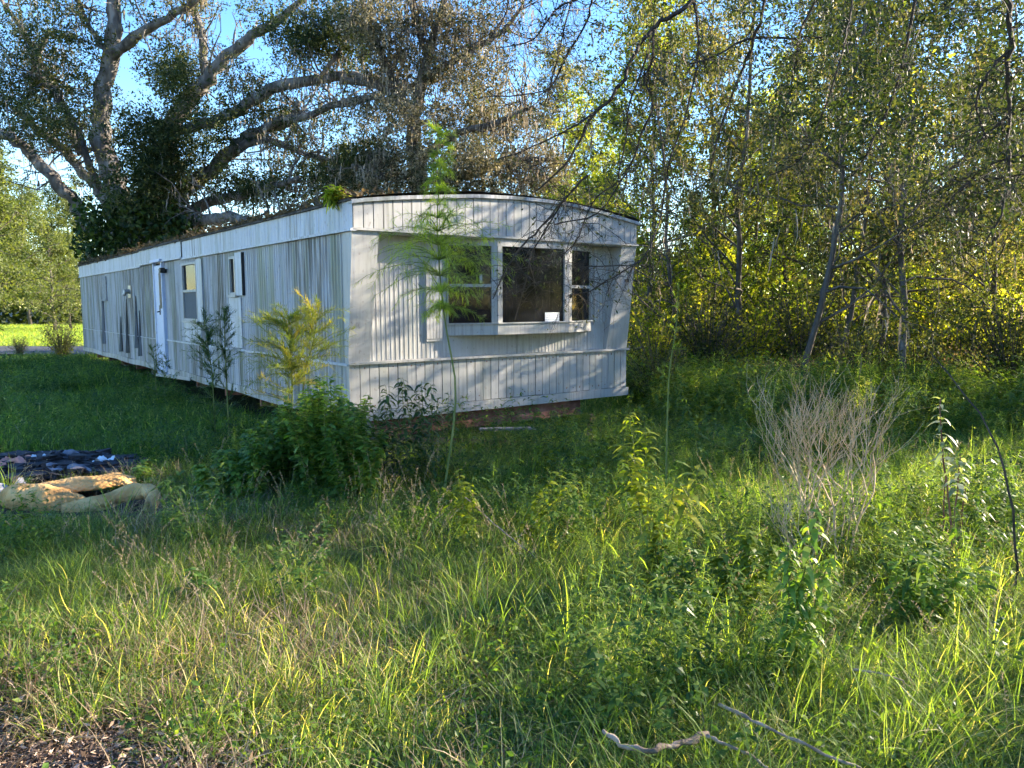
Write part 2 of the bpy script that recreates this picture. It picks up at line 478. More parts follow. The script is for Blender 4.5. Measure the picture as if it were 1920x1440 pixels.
# ------------------------------------------------------------------ the mobile home
YAW = .6466
TW, TL_ = 4.2, 17.3
ORG = (-1.7507, 8.3993, CAM_H - 1.255)
home = empty("mobile_home", ORG, (0.0012, -0.0055, YAW))
tag(home, "abandoned white mobile home with streaked ribbed siding and a bay window at its near end", "mobile home")


def TP(u, v, z):
    """trailer coordinates to world (small tilts ignored)"""
    c, s = math.cos(YAW), math.sin(YAW)
    return np.array([ORG[0] + u * c - v * s, ORG[1] + u * s + v * c, ORG[2] + z])


def part(mb, name, mat, parent=None, smooth=False, label=None):
    o = mb.obj(name, M[mat], parent or home, smooth)
    if label: o["label"] = label
    return o


EAVE_U = [-.1, 0, .12, .5, 1.0, 1.55, 2.1, 2.6, 3.0, 3.55, 4.2, 4.3]
EAVE_Z = [2.35, 2.37, 2.39, 2.44, 2.49, 2.54, 2.56, 2.56, 2.54, 2.48, 2.38, 2.36]


def eave(u):          # height of the top of the fascia across the end
    return float(np.interp(u, EAVE_U, EAVE_Z))


# front lower planks
FP = .1166
pl = MB(); pl.box((.004, -.010, .105), (FP - .006, .0, .615)); plm = pl.mesh("siding_plank", M['paint_front'])
n_pl = int(TW / FP)
for k in range(n_pl):
    o = bpy.data.objects.new("siding_plank", plm); COL.objects.link(o); o.parent = home
    o.location = (.0 + k * FP, random.uniform(-.002, .002), random.uniform(-.004, .004))
    o.rotation_euler = (0, random.uniform(-.004, .004), 0)
mb = MB(); mb.box((0, .001, 0), (TW, .03, .64)); part(mb, "backing_board", 'groove')
mb = MB(); mb.box((-.02, -.035, -.01), (1.9, .0, .10)); mb.box((1.905, -.033, -.012), (TW + .02, .0, .098)); part(mb, "bottom_trim", 'paint_trim')
mb = MB(); mb.box((-.025, -.045, .62), (TW + .02, .06, .645)); part(mb, "belt_trim", 'paint_trim')
# upper band planks, individually cut to the bowed roof
OV = .17
for k in range(n_pl):
    u0 = k * FP + .004; u1 = (k + 1) * FP - .006
    mb = MB()
    a, b_ = eave(u0) - .05, eave(u1) - .05
    y0, y1 = -OV - .010 + random.uniform(-.002, .002), -OV
    mb.hexa([(u0, y0, 2.075), (u1, y0, 2.075), (u1, y1, 2.075), (u0, y1, 2.075), (u0, y0, a), (u1, y0, b_), (u1, y1, b_), (u0, y1, a)])
    part(mb, "fascia_plank", 'paint_front')
mb = MB()
us = np.linspace(0, TW, 29)
for a, b_ in zip(us[:-1], us[1:]):
    mb.hexa([(a, -OV + .001, 2.05), (b_, -OV + .001, 2.05), (b_, -OV + .03, 2.05), (a, -OV + .03, 2.05),
             (a, -OV + .001, eave(a) - .06), (b_, -OV + .001, eave(b_) - .06), (b_, -OV + .03, eave(b_) - .06), (a, -OV + .03, eave(a) - .06)])
part(mb, "fascia_backing", 'groove')
mb = MB()
us = np.linspace(-.03, TW + .03, 29)
for a, b_ in zip(us[:-1], us[1:]):
    za, zb = eave(a) - .052, eave(b_) - .052
    mb.hexa([(a, -OV - .045, za), (b_, -OV - .045, zb), (b_, -OV + .05, zb), (a, -OV + .05, za),
             (a, -OV - .045, za + .04), (b_, -OV - .045, zb + .04), (b_, -OV + .05, zb + .04), (a, -OV + .05, za + .04)])
part(mb, "roof_edge_trim", 'paint_side')
mb = MB(); mb.box((-.02, -OV - .03, 2.045), (TW + .02, -OV + .0, 2.072)); part(mb, "fascia_trim", 'paint_trim')
mb = MB(); mb.box((0.0, -OV + .002, 2.03), (TW, .1, 2.048)); part(mb, "soffit", 'paint_trim')
sc_ = MB()
for k in range(n_pl):
    for z_ in (.15, .57):
        if random.random() < .8: sc_.box((k * FP + .05, -.0125, z_ + random.uniform(-.01, .01)), (k * FP + .062, -.0095, z_ + .012 + random.uniform(0, .01)))
o = part(sc_, "screw_heads", 'rust'); tag(o, kind='stuff')
# corner pillars lean out from the belt to the fascia
for (t0, t1, b0, b1) in ((0, .30, 0, .235), (3.93, TW, 3.80, TW)):
    mb = MB()
    mb.hexa([(b0, -.01, .646), (b1, -.01, .646), (b1, .10, .646), (b0, .10, .646),
             (t0, -OV, 2.044), (t1, -OV, 2.044), (t1, .10, 2.044), (t0, .10, 2.044)])
    o = part(mb, "corner_panel", 'paint_trim')
    if t0 > 1:
        m2 = MB(); m2.box((TW - .16, -.125, 1.56), (TW - .08, -.095, 1.60)); part(m2, "marker_lamp", 'black', o)


def ribbed(a, b, z0, z1, pitch, depth, axis, base, rib=.3, jitter=0.0, lean=None):
    """ribbed sheet: axis 'u' faces -v (front), axis 'v' faces -u (side)"""
    m = MB(); pts = []
    s = a
    while s < b - 1e-6:
        e = min(b, s + pitch); w = (e - s)
        pts += [(s, 0), (s + w * (1 - rib) * .8, 0), (s + w * (1 - rib), depth), (s + w * (1 - rib * .25), depth)]
        s = e
    pts.append((b, 0))
    P0 = []; P1 = []
    for (s, d) in pts:
        d += random.uniform(-jitter, jitter)
        if axis == 'u': P0.append((s, base - d, z0)); P1.append((s, base - d, z1))
        else: P0.append((base - d, s, z0)); P1.append((base - d, s, z1))
    n = len(P0); v = P0 + P1
    q = [(i_, i_ + 1, n + i_ + 1, n + i_) for i_ in range(n - 1)]
    m.add(v, q)
    return m


# recessed front wall sheets
for a, b_, z0, z1 in ((.20, .95, .646, 2.03), (.95, 1.27, .646, 2.03), (1.27, 2.1, .646, .90), (2.1, 2.95, .646, .90), (2.95, 3.57, .646, .90), (3.57, 3.95, .646, 2.03)):
    part(ribbed(a, b_, z0, z1, .058, .004, 'u', .05), "siding_sheet", 'paint_front')
# shutters on the front
for (a, b_, z0, z1) in ((.985, 1.20, .84, 1.90), (3.61, 3.86, .985, 2.0)):
    mb = MB(); mb.box((a, .030, z0), (b_, .045, z1)); sh = part(mb, "shutter", 'paint_trim')
    w = (b_ - a) / 5
    for k in range(5):
        m2 = MB(); m2.box((a + k * w + .003, .023, z0 + .03), (a + (k + 1) * w - .003, .0295, z1 - .03)); part(m2, "slat", 'paint_trim', sh)

# bay window: three faces
BAY = [(1.27, .035), (1.86, -OV), (2.985, -OV), (3.57, .035)]


def bay_prism(mb, z0, z1, off=0.0, inner=.25):
    P = [(x - (off if i_ == 0 else -off if i_ == 3 else 0), y - off) for i_, (x, y) in enumerate(BAY)]
    for (x0, y0), (x1, y1) in zip(P[:-1], P[1:]):
        mb.hexa([(x0, y0, z0), (x1, y1, z0), (x1, .048, z0), (x0, .048, z0), (x0, y0, z1), (x1, y1, z1), (x1, .048, z1), (x0, .048, z1)])


bay = empty("bay_window"); bay.parent = home
mb = MB(); bay_prism(mb, .90, 1.03); part(mb, "sill_board", 'paint_trim', bay)
mb = MB(); bay_prism(mb, 1.031, 1.045, .018); part(mb, "sill", 'paint_trim', bay)
mb = MB(); bay_prism(mb, 1.955, 2.029); part(mb, "head_board", 'paint_trim', bay)


def seg_box(mb, p, q, z0, z1, t0, t1, out=.0, thick=.05):
    """box on the vertical face p-q between parameters t0..t1 (metres along)"""
    p = np.array(p); q = np.array(q); d = (q - p) / np.linalg.norm(q - p); nrm = np.array([d[1], -d[0]])
    a = p + d * t0 + nrm * out; b = p + d * t1 + nrm * out; c = b - nrm * thick; e = a - nrm * thick
    mb.hexa([(a[0], a[1], z0), (b[0], b[1], z0), (c[0], c[1], z0), (e[0], e[1], z0), (a[0], a[1], z1), (b[0], b[1], z1), (c[0], c[1], z1), (e[0], e[1], z1)])


for i_ in range(3):
    p, q = BAY[i_], BAY[i_ + 1]
    Ls = math.dist(p, q)
    e0, e1 = (.02, .075) if i_ == 0 else ((.07, .07) if i_ == 1 else (.075, .02))
    fr = MB(); seg_box(fr, p, q, 1.0455, 1.954, 0.004, e0, .0); part(fr, "frame_post", 'paint_trim', bay)
    fr = MB(); seg_box(fr, p, q, 1.0455, 1.954, Ls - e1, Ls - .004, .0); part(fr, "frame_post", 'paint_trim', bay)
    if i_ != 1:
        mr = MB(); seg_box(mr, p, q, 1.47, 1.505, e0 + .001, Ls - e1 - .001, -.012, .03); part(mr, "rail", 'paint_trim', bay)
        g = MB(); seg_box(g, p, q, 1.506, 1.953, e0 + .001, Ls - e1 - .001, -.03, .004); part(g, "pane", 'glass', bay)
        g = MB(); seg_box(g, p, q, 1.046, 1.469, e0 + .001, Ls - e1 - .001, -.03, .004); part(g, "pane", 'glass', bay)
    else:
        g = MB(); seg_box(g, p, q, 1.046, 1.953, e0 + .001, Ls - e1 - .001, -.03, .004); part(g, "pane", 'glass', bay)
mb = MB(); seg_box(mb, BAY[0], BAY[1], 1.52, 1.62, .40, .43, .01, .02); part(mb, "latch", 'paint_trim', bay)
# interior seen through the bay and the side window
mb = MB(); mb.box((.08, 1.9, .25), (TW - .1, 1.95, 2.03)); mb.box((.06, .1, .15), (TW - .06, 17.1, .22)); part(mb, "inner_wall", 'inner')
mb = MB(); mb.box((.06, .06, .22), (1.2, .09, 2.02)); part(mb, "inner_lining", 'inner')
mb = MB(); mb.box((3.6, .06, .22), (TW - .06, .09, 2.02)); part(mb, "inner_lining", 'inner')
for k in range(9):
    u0 = 1.95 + k * .115 + random.uniform(-.02, .02)
    mb = MB()
    xx = np.linspace(0, .085, 7); yy = .10 + .02 * np.sin(np.arange(7) * 2.2 + k)
    top, bot = 1.95, 1.05 + (random.random() * .3 if k % 3 == 0 else 0)
    v = [(u0 + x_, y_, bot) for x_, y_ in zip(xx, yy)] + [(u0 + x_, y_, top) for x_, y_ in zip(xx, yy)]
    mb.add(v, [(j, j + 1, 8 + j, 7 + j) for j in range(6)])
    if k not in (1, 4, 5): part(mb, "curtain_strip", 'curtain')
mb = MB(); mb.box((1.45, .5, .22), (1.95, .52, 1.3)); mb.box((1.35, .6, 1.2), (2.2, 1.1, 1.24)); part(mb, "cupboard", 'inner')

# ---- long side: ribbed sheets cut round the openings
OPEN = [(3.62, 3.90, 1.41, 1.96), (5.60, 6.48, 1.0, 1.97), (7.78, 8.42, -.02, 2.04), (13.4, 13.9, 1.42, 1.94)]
v0 = 0.0
cuts = [0, .95, 1.9, 2.85, 3.62, 3.90, 4.7, 5.60, 6.48, 7.78, 8.42, 9.4, 10.4, 11.4, 12.4, 13.4, 13.9, 15.0, 16.1, 17.3]
for a, b_ in zip(cuts[:-1], cuts[1:]):
    op = [o_ for o_ in OPEN if abs(o_[0] - a) < .01]
    spans = [(.62, 2.05)]
    low = (0.0, .618)
    if op:
        o_ = op[0]
        if o_[2] < 0: spans = []; low = None
        else: spans = [(.62, o_[2]), (o_[3], 2.05)]
    for z0, z1 in spans:
        part(ribbed(a, b_, z0, z1, .079, .010, 'v', random.uniform(-.004, .003), jitter=.0015), "siding_sheet", 'paint_side')
    if low:
        part(ribbed(a, b_, low[0] + .09, low[1], .105, .012, 'v', -.004 + random.uniform(-.003, .003), jitter=.0015), "skirt_sheet", 'paint_side')
# belt on the near half
mb = MB(); mb.box((-.03, .0, .605), (.0, 3.6, .632)); mb.box((-.028, 3.61, .60), (.0, 7.76, .626)); part(mb, "belt_trim", 'paint_band')
mb = MB(); mb.box((-.026, 8.44, .60), (.0, 17.3, .612)); part(mb, "belt_trim", 'paint_band')
# sagging bottom rail
mb = MB()
vv = np.linspace(0, 17.3, 30)
for a, b_ in zip(vv[:-1], vv[1:]):
    za, zb = -.015 + .012 * math.sin(a * 2.1), -.015 + .012 * math.sin(b_ * 2.1)
    mb.hexa([(-.028, a, za), (.0, a, za), (.0, b_ - .004, zb), (-.028, b_ - .004, zb), (-.028, a, za + .105), (.0, a, za + .105), (.0, b_ - .004, zb + .105), (-.028, b_ - .004, zb + .105)])
part(mb, "bottom_rail", 'paint_side')
mb = MB(); mb.hexa([(-.05, 6.2, -.03), (-.035, 6.2, -.03), (-.02, 8.6, -.12), (-.06, 8.6, -.12), (-.05, 6.2, .03), (-.035, 6.2, .03), (-.02, 8.6, -.06), (-.06, 8.6, -.06)])
part(mb, "loose_trim", 'paint_trim')
# fascia band in three lengths
for (a, b_, dz, dx) in ((-.20, 6.41, 0, 0), (6.425, 9.60, .02, -.02), (9.615, 17.35, -.01, 0.004)):
    part(ribbed(a, b_, 2.065 + dz, 2.34 + dz * .4, .118, .006, 'v', -.02 + dx, rib=.18), "fascia_sheet", 'paint_band')
    m2 = MB(); m2.box((-.045 + dx, a, 2.035 + dz), (.02, b_, 2.062 + dz)); part(m2, "fascia_trim", 'paint_band')
    m2 = MB(); m2.box((-.05 + dx, a, 2.342 + dz * .4), (.02, b_, 2.372 + dz * .4)); part(m2, "gutter_edge", 'tar')
# corner post
mb = MB()
mb.hexa([(-.016, -.02, .0), (.0, -.02, .0), (.0, .05, .0), (-.016, .05, .0), (-.016, -.02, .66), (.0, -.02, .66), (.0, .05, .66), (-.016, .05, .66)])
mb.hexa([(-.018, -.012, .661), (-.001, -.012, .661), (-.001, .05, .661), (-.018, .05, .661), (-.018, -OV - .002, 2.034), (-.001, -OV - .002, 2.034), (-.001, .05, 2.034), (-.018, .05, 2.034)])
part(mb, "corner_trim", 'paint_trim')
mb = MB()       # side skin closing the leaning pillar
mb.hexa([(-.0005, -.01, .65), (.03, -.01, .65), (.03, .05, .65), (-.0005, .05, .65), (-.0005, -OV, 2.04), (.03, -OV, 2.04), (.03, .05, 2.04), (-.0005, .05, 2.04)])
part(mb, "corner_skin", 'paint_side')
# door
dr = MB(); dr.box((-.045, 7.82, -.04), (-.012, 8.38, 2.0)); door = part(dr, "door", 'door')
mb = MB(); mb.box((-.06, 7.76, -.05), (-.0, 7.818, 2.06)); mb.box((-.06, 8.382, -.05), (.0, 8.44, 2.06)); part(mb, "door_frame", 'door')
mb = MB(); mb.box((-.10, 7.72, 2.063), (.0, 8.48, 2.11)); part(mb, "drip_cap", 'door')
mb = MB(); mb.box((-.052, 7.87, 1.20), (-.0455, 8.03, 1.86)); part(mb, "door_window", 'black', door)
mb = MB(); mb.tube([(-.045, 8.05, 1.14), (-.085, 8.05, 1.14), (-.095, 8.02, 1.13)], .012, 6); mb.box((-.052, 8.02, 1.08), (-.0455, 8.09, 1.26)); part(mb, "handle", 'black', door)
mb = MB(); mb.box((-.12, 7.60, 1.85), (-.0, 7.70, 1.92)); mb.box((-.13, 7.52, 1.88), (-.05, 7.62, 1.94)); part(mb, "porch_lamp", 'black')


def side_window(a, b_, z0, z1, rail=None, dark='screen', wdt=.035):
    w = empty("window"); w.parent = home
    fr = MB()
    fr.box((-.035, a, z0), (.02, a + wdt, z1)); fr.box((-.035, b_ - wdt, z0), (.02, b_, z1))
    fr.box((-.033, a + wdt, z0), (.02, b_ - wdt, z0 + wdt)); fr.box((-.033, a + wdt, z1 - wdt), (.02, b_ - wdt, z1))
    part(fr, "window_frame", 'paint_trim', w)
    if rail:
        m2 = MB(); m2.box((-.03, a + wdt, rail - .02), (.01, b_ - wdt, rail + .02)); part(m2, "rail", 'paint_trim', w)
        m2 = MB(); m2.box((-.01, a + wdt, z0 + wdt), (-.005, b_ - wdt, rail - .021)); part(m2, "insect_screen", 'screen', w)
        m2 = MB(); m2.box((.0, a + wdt, rail + .021), (.004, b_ - wdt, z1 - wdt)); part(m2, "pane", 'glass', w)
        m2 = MB()
        yy = np.linspace(a + wdt, b_ - wdt, 20); xx = .05 + .02 * np.sin(np.arange(20) * 1.9)
        v = [(x_, y_, z0) for x_, y_ in zip(xx, yy)] + [(x_, y_, z1) for x_, y_ in zip(xx, yy)]
        m2.add(v, [(j, j + 1, 21 + j, 20 + j) for j in range(19)]); part(m2, "curtain", 'drape', w, label="tan curtain")
    else:
        m2 = MB(); m2.box((-.005, a + wdt, z0 + wdt), (.0, b_ - wdt, z1 - wdt)); part(m2, "pane", 'glass', w)
        m2 = MB(); m2.box((.05, a + .02, z0 + .02), (.07, (a + b_) / 2, z1 - .02)); part(m2, "inner_board", 'rust', w)
    m2 = MB(); m2.box((-.055, a - .03, z0 - .035), (.0, b_ + .03, z0 - .001)); part(m2, "sill", 'paint_trim', w)


side_window(5.60, 6.48, 1.0, 1.97, 1.50)
side_window(3.62, 3.90, 1.41, 1.96)
mb = MB(); mb.box((-.035, 13.38, 1.40), (-.012, 13.92, 1.96)); mb.box((-.06, 13.36, 1.36), (-.0, 13.94, 1.40)); part(mb, "boarded_window", 'block')
for a, b_, z0, z1 in ((5.26, 5.56, .99, 2.0), (3.30, 3.59, 1.40, 2.0)):
    mb = MB(); mb.box((-.04, a, z0), (-.0, b_, z1)); part(mb, "shutter", 'paint_band')
    if a < 4:
        m2 = MB(); m2.box((-.045, a - .012, z0), (-.0, a, z1)); part(m2, "shutter_edge", 'black')
for a, b_, z0, z1 in ((3.45, 3.98, .65, 1.37), (5.5, 6.5, .65, .96)):
    mb = MB(); mb.box((-.022, a, z0), (-.012, b_, z1)); part(mb, "patch_sheet", 'paint_band')
mb = MB(); mb.tube([(0, 10.75, 1.55), (-.12, 10.75, 1.55), (-.14, 10.75, 1.47)], [.05, .05, .04], 8); mb.box((-.03, 10.62, 1.42), (-.012, 10.9, 1.68)); part(mb, "exhaust_vent", 'metal')
# buckled open seams far down the side
for a, w_, z0, z1 in ((10.25, .10, .35, 1.45), (9.95, .06, .2, 1.15), (11.2, .07, .2, 1.4), (13.95, .10, .3, 1.9), (11.9, .05, .2, 1.0)):
    mb = MB(); mb.hexa([(-.09, a, z0), (-.0, a + .01, z0), (.0, a + w_, z0), (-.02, a + w_, z0), (-.02, a, z1), (-.0, a + .01, z1), (.0, a + .03, z1), (-.015, a + .03, z1)])
    part(mb, "buckled_strip", 'paint_side')
    m2 = MB(); m2.hexa([(-.02, a - w_ * .6, z0), (-.014, a - w_ * .6, z0), (-.014, a - .004, z0), (-.02, a - .004, z0), (-.02, a - .02, z1), (-.014, a - .02, z1), (-.014, a - .004, z1), (-.02, a - .004, z1)])
    part(m2, "open_seam", 'dark')
# other two walls
part(ribbed(0, 17.3, 0, 2.05, .1, .01, 'v', .0), "inner_skin", 'inner').location = (.03, 0, 0)
mb = MB(); mb.box((TW - .03, .0, 0), (TW, 17.3, 2.36)); part(mb, "back_wall", 'paint_side')
mb = MB(); mb.box((0.0, 17.301, 0), (TW, 17.33, 2.36)); part(mb, "end_wall", 'paint_side')
# floor and chassis
mb = MB(); mb.box((.02, .03, .03), (TW - .02, 17.25, .12)); part(mb, "floor", 'dark')
ch = empty("chassis"); ch.parent = home
for u_ in (.95, 3.15):
    mb = MB(); mb.box((u_, .14, -.26), (u_ + .10, 17.0, -.245)); mb.box((u_, .14, -.02), (u_ + .10, 17.0, -.005)); mb.box((u_ + .045, .14, -.244), (u_ + .055, 17.0, -.021)); part(mb, "main_beam", 'rust', ch)
mb = MB(); mb.box((.35, .06, -.20), (3.4, .13, -.03)); mb.box((.35, .0, -.215), (3.4, .13, -.201)); part(mb, "front_beam", 'rust', ch)
for s_ in (0, 1):
    mb = MB()
    a = np.array([.6 if s_ == 0 else 3.6, .05, -.28]); b_ = np.array([2.1, -1.5, -.32])
    mb.tube([a, (a + b_) / 2, b_], [.06, .06, .06], 4); part(mb, "drawbar", 'rust', ch)
for v_ in np.arange(1.5, 17, 1.6):
    mb = MB(); mb.box((.1, v_, -.16), (TW - .1, v_ + .06, .0)); part(mb, "cross_beam", 'rust', ch)
for u_ in (.9, 3.1):
    for v_ in (1.2, 5.0, 9.0, 13.0, 16.5):
        mb = MB(); mb.box((u_, v_, -.50), (u_ + .2, v_ + .4, -.39)); mb.box((u_ + .01, v_ + .01, -.385), (u_ + .2, v_ + .39, -.262)); part(mb, "block_pier", 'block', ch)
# roof: bowed skin
mb = MB()
us = np.linspace(-.06, TW + .06, 25); vs = np.linspace(-OV - .05, 17.4, 40)
U_, V_ = np.meshgrid(us, vs)
Z_ = np.vectorize(eave)(U_) + .012 + .012 * np.sin(V_ * 3.1 + U_ * 2) * (np.abs(U_ - TW / 2) < 2)
ii = (np.arange(39)[:, None] * 25 + np.arange(24)[None]).ravel()
mb.add(np.stack([U_, V_, Z_], -1).reshape(-1, 3), np.stack([ii, ii + 1, ii + 26, ii + 25], -1))
part(mb, "roof", 'tar')
# notice taped inside the glass
np0 = TP(2.60, -OV + .02, 1.03)
mb = MB(); mb.box((0, -.001, 0), (.235, .001, .145))
no = mb.obj("paper_notice", M['paper']); no.location = np0; no.rotation_euler = (0, 0, YAW)
tag(no, "small white printed notice standing inside the middle bay window pane", "notice")

random.seed(103); rng = np.random.default_rng(103)
# ------------------------------------------------------------------ plants: generators
def spray(mb, C, rad, ntw, nl, L, asp, tlo, thi, moss=0, down=0.0):
    """leafy twigs filling an ellipsoid"""
    C = np.asarray(C, float); rad = np.asarray(rad, float)
    o = rvec(ntw) * (rng.random((ntw, 1)) ** .45) * rad + C
    d = unit(rvec(ntw) + np.array([0, 0, -down]))
    tb = rng.uniform(tlo, thi, ntw)
    s = rng.random((ntw, nl, 1)) * L * 4
    P = (o[:, None] + d[:, None] * s + rng.normal(size=(ntw, nl, 3)) * L * .5).reshape(-1, 3)
    D = (d[:, None] * .7 + rng.normal(size=(ntw, nl, 3)) * .7).reshape(-1, 3)
    n = ntw * nl
    LL = L * rng.uniform(.6, 1.2, n)
    add_leaves(mb, P, D, LL, LL * asp, np.clip(np.repeat(tb, nl) + rng.normal(size=n) * .1, 0, 1))


def hang(mb, P, L, w, tint):
    """ragged strands hanging down (moss)"""
    n = len(P); seg = 4
    t = np.linspace(0, 1, seg + 1)
    C = P[:, None] + np.zeros((n, seg + 1, 3))
    C[..., 2] -= t[None] * L[:, None]
    C[..., :2] += np.cumsum(rng.normal(size=(n, seg + 1, 2)) * .035, 1) * L[:, None, None] * 1.2
    a = rng.random(n) * np.pi
    S = np.stack([np.cos(a), np.sin(a), np.zeros(n)], -1)
    pr = np.array([.4, 1, .8, .5, .05])
    off = S[:, None] * pr[None, :, None] * w[:, None, None] * .5
    v = np.stack([C + off, C - off], 2).reshape(-1, 3)
    b = np.arange(n)[:, None] * (2 * (seg + 1)) + (np.arange(seg) * 2)[None]
    mb.add(v, np.stack([b, b + 1, b + 3, b + 2], -1).reshape(-1, 4), tint=np.repeat(tint, 2 * (seg + 1)))


def limb(mb, pts, Y0, Y1, rs=1.0, sides=8, wob=.04, sub=5):
    """pts: (px, py, half width px) traced; depth runs Y0 -> Y1"""
    n = len(pts); Ys = np.linspace(Y0, Y1, n)
    P = np.array([W(p[0], p[1], y) for p, y in zip(pts, Ys)]); r = np.array([p[2] / FPX * y * rs for p, y in zip(pts, Ys)])
    # catmull-ish resample
    t = np.arange(n); tt = np.linspace(0, n - 1, (n - 1) * sub + 1)
    Pm = np.vstack([2 * P[0] - P[1], P, 2 * P[-1] - P[-2]])
    out = []
    for x in tt:
        i_ = min(int(x), n - 2); f = x - i_
        a, b, c, d = Pm[i_], Pm[i_ + 1], Pm[i_ + 2], Pm[i_ + 3]
        out.append(.5 * ((2 * b) + (-a + c) * f + (2 * a - 5 * b + 4 * c - d) * f * f + (-a + 3 * b - 3 * c + d) * f ** 3))
    Q = np.array(out); rr = np.interp(tt, t, r)
    rr = rr * (1 + rng.normal(size=len(rr)) * .06)
    Q = Q + rng.normal(size=Q.shape) * rr[:, None] * wob * 2
    mb.tube(Q, rr, sides, tint=.5)
    return Q, rr


def twigs_from(mb, Q, rr, n, L, r, level=2, up=.2, sides=3, ends=None, start=.15):
    """random sub branches along a path; end points collected for leaves"""
    for _ in range(n):
        k = int(len(Q) * (start + (1 - start) * random.random()) - 1); k = max(0, min(len(Q) - 1, k))
        d = unit(rvec(1)[0] + np.array([0, 0, up])); l = L * random.uniform(.5, 1.2)
        m = 6; p = Q[k].copy(); pts = [p.copy()]
        for j in range(m - 1):
            d = unit(d + rng.normal(size=3) * .35 + np.array([0, 0, up * .3])); p = p + d * l / (m - 1); pts.append(p.copy())
        pts = np.array(pts)
        mb.tube(pts, np.linspace(min(r, rr[k] * .6), r * .25, m), sides, cap=False)
        if ends is not None: ends.append(pts)
        if level > 1: twigs_from(mb, pts, np.linspace(r, r * .3, m), 3, L * .55, r * .5, level - 1, up, 3, ends)


random.seed(104); rng = np.random.default_rng(104)
# ------------------------------------------------------------------ big live oak behind the home
OY = 26.0
oak = empty("live_oak", tuple(W(250, 480, OY)[:2]) + (0,))
tag(oak, "huge spreading live oak with grey limbs rising behind the far end of the mobile home", "tree")


def rel(o_, root):
    o_.location = -Vector(root.location)
    return o_


tr = MB()
base = GR(250, 640)
b0 = W(250, 440, OY)
Q, rr_ = np.array([[b0[0], OY, -.2], [b0[0] + .1, OY, .8], [b0[0], OY, b0[2]]]), None
tr.tube(Q, [1.25, .95, .85], 12)
limbs = [
    ([(250, 470, 40), (222, 400, 30), (215, 350, 26), (192, 280, 22), (193, 180, 19), (212, 90, 18), (212, 0, 14), (214, -120, 9)], 26, 25.5),
    ([(212, 100, 13), (265, 62, 11), (345, 14, 8), (420, -40, 5)], 25.5, 24.5),
    ([(192, 90, 6), (165, 42, 5), (145, 0, 4), (128, -60, 3)], 25.5, 25),
    ([(230, 470, 22), (165, 420, 16), (130, 370, 15), (75, 310, 14), (30, 265, 13), (-40, 235, 10), (-140, 190, 7)], 26, 23.5),
    ([(215, 390, 20), (182, 350, 13), (150, 318, 11), (118, 280, 10), (80, 250, 8), (20, 200, 5)], 26, 26.5),
    ([(150, 290, 8), (110, 170, 7), (78, 120, 6), (45, 60, 6), (5, 5, 4), (-30, -50, 3)], 26, 27),
    ([(262, 470, 34), (272, 400, 28), (292, 350, 26), (315, 275, 23), (337, 210, 20), (385, 152, 16), (425, 105, 14), (475, 68, 12), (530, 34, 9), (600, -30, 6)], 26, 24.5),
    ([(386, 145, 11), (377, 60, 10), (360, 10, 9), (342, -50, 7)], 25.6, 26.5),
    ([(325, 250, 13), (380, 232, 12), (440, 212, 13), (470, 190, 14), (520, 163, 13), (600, 148, 12), (680, 146, 10), (760, 165, 8), (820, 150, 5)], 25.5, 22.5),
    ([(455, 275, 10), (520, 228, 9), (570, 220, 9), (635, 194, 8), (700, 184, 7), (780, 205, 5)], 24.5, 22.5),
    ([(285, 480, 24), (310, 400, 20), (370, 340, 18), (430, 288, 16), (470, 250, 13), (540, 230, 9), (560, 190, 6)], 26, 24),
    ([(440, 285, 8), (500, 262, 7), (560, 285, 6), (620, 300, 5)], 24.5, 23.5),
    ([(300, 430, 16), (390, 382, 13), (470, 362, 10), (560, 335, 6)], 26, 23.5),
    ([(270, 470, 20), (330, 430, 14), (385, 413, 13), (440, 410, 13), (500, 425, 10), (570, 440, 7)], 26, 20.5),
    ([(600, 148, 6), (640, 90, 5), (660, 30, 4), (700, -30, 3)], 23.5, 23),
    ([(90, 60, 5), (60, 150, 6), (110, 150, 4)], 26, 26),
    ([(40, 140, 6), (80, 150, 7), (110, 185, 8), (150, 260, 8), (180, 340, 9)], 25.4, 25.8),
]
ends = []
paths = []
for pts, ya_, yb_ in limbs:
    Q, r_ = limb(tr, pts, ya_, yb_, .8, wob=.09)
    paths.append(Q)
    twigs_from(tr, Q, r_, 15, 1.9, .04, 2, .35, 3, ends, .3)
o = tr.obj("trunk", M['bark'], oak, True); rel(o, oak)


def clumps(mb, lst, Y, spread, dens, L=.085, asp=.5, tlo=.1, thi=.6, nl=14):
    for (px, py, rx, ry, d) in lst:
        y = Y + random.uniform(-spread, spread)
        k = y / FPX
        n = max(2, int(math.pi * rx * ry / 420 * dens * d))
        spray(mb, W(px, py, y), (rx * k, max(.5, spread * .9), ry * k), n, nl, L, asp, tlo, thi)


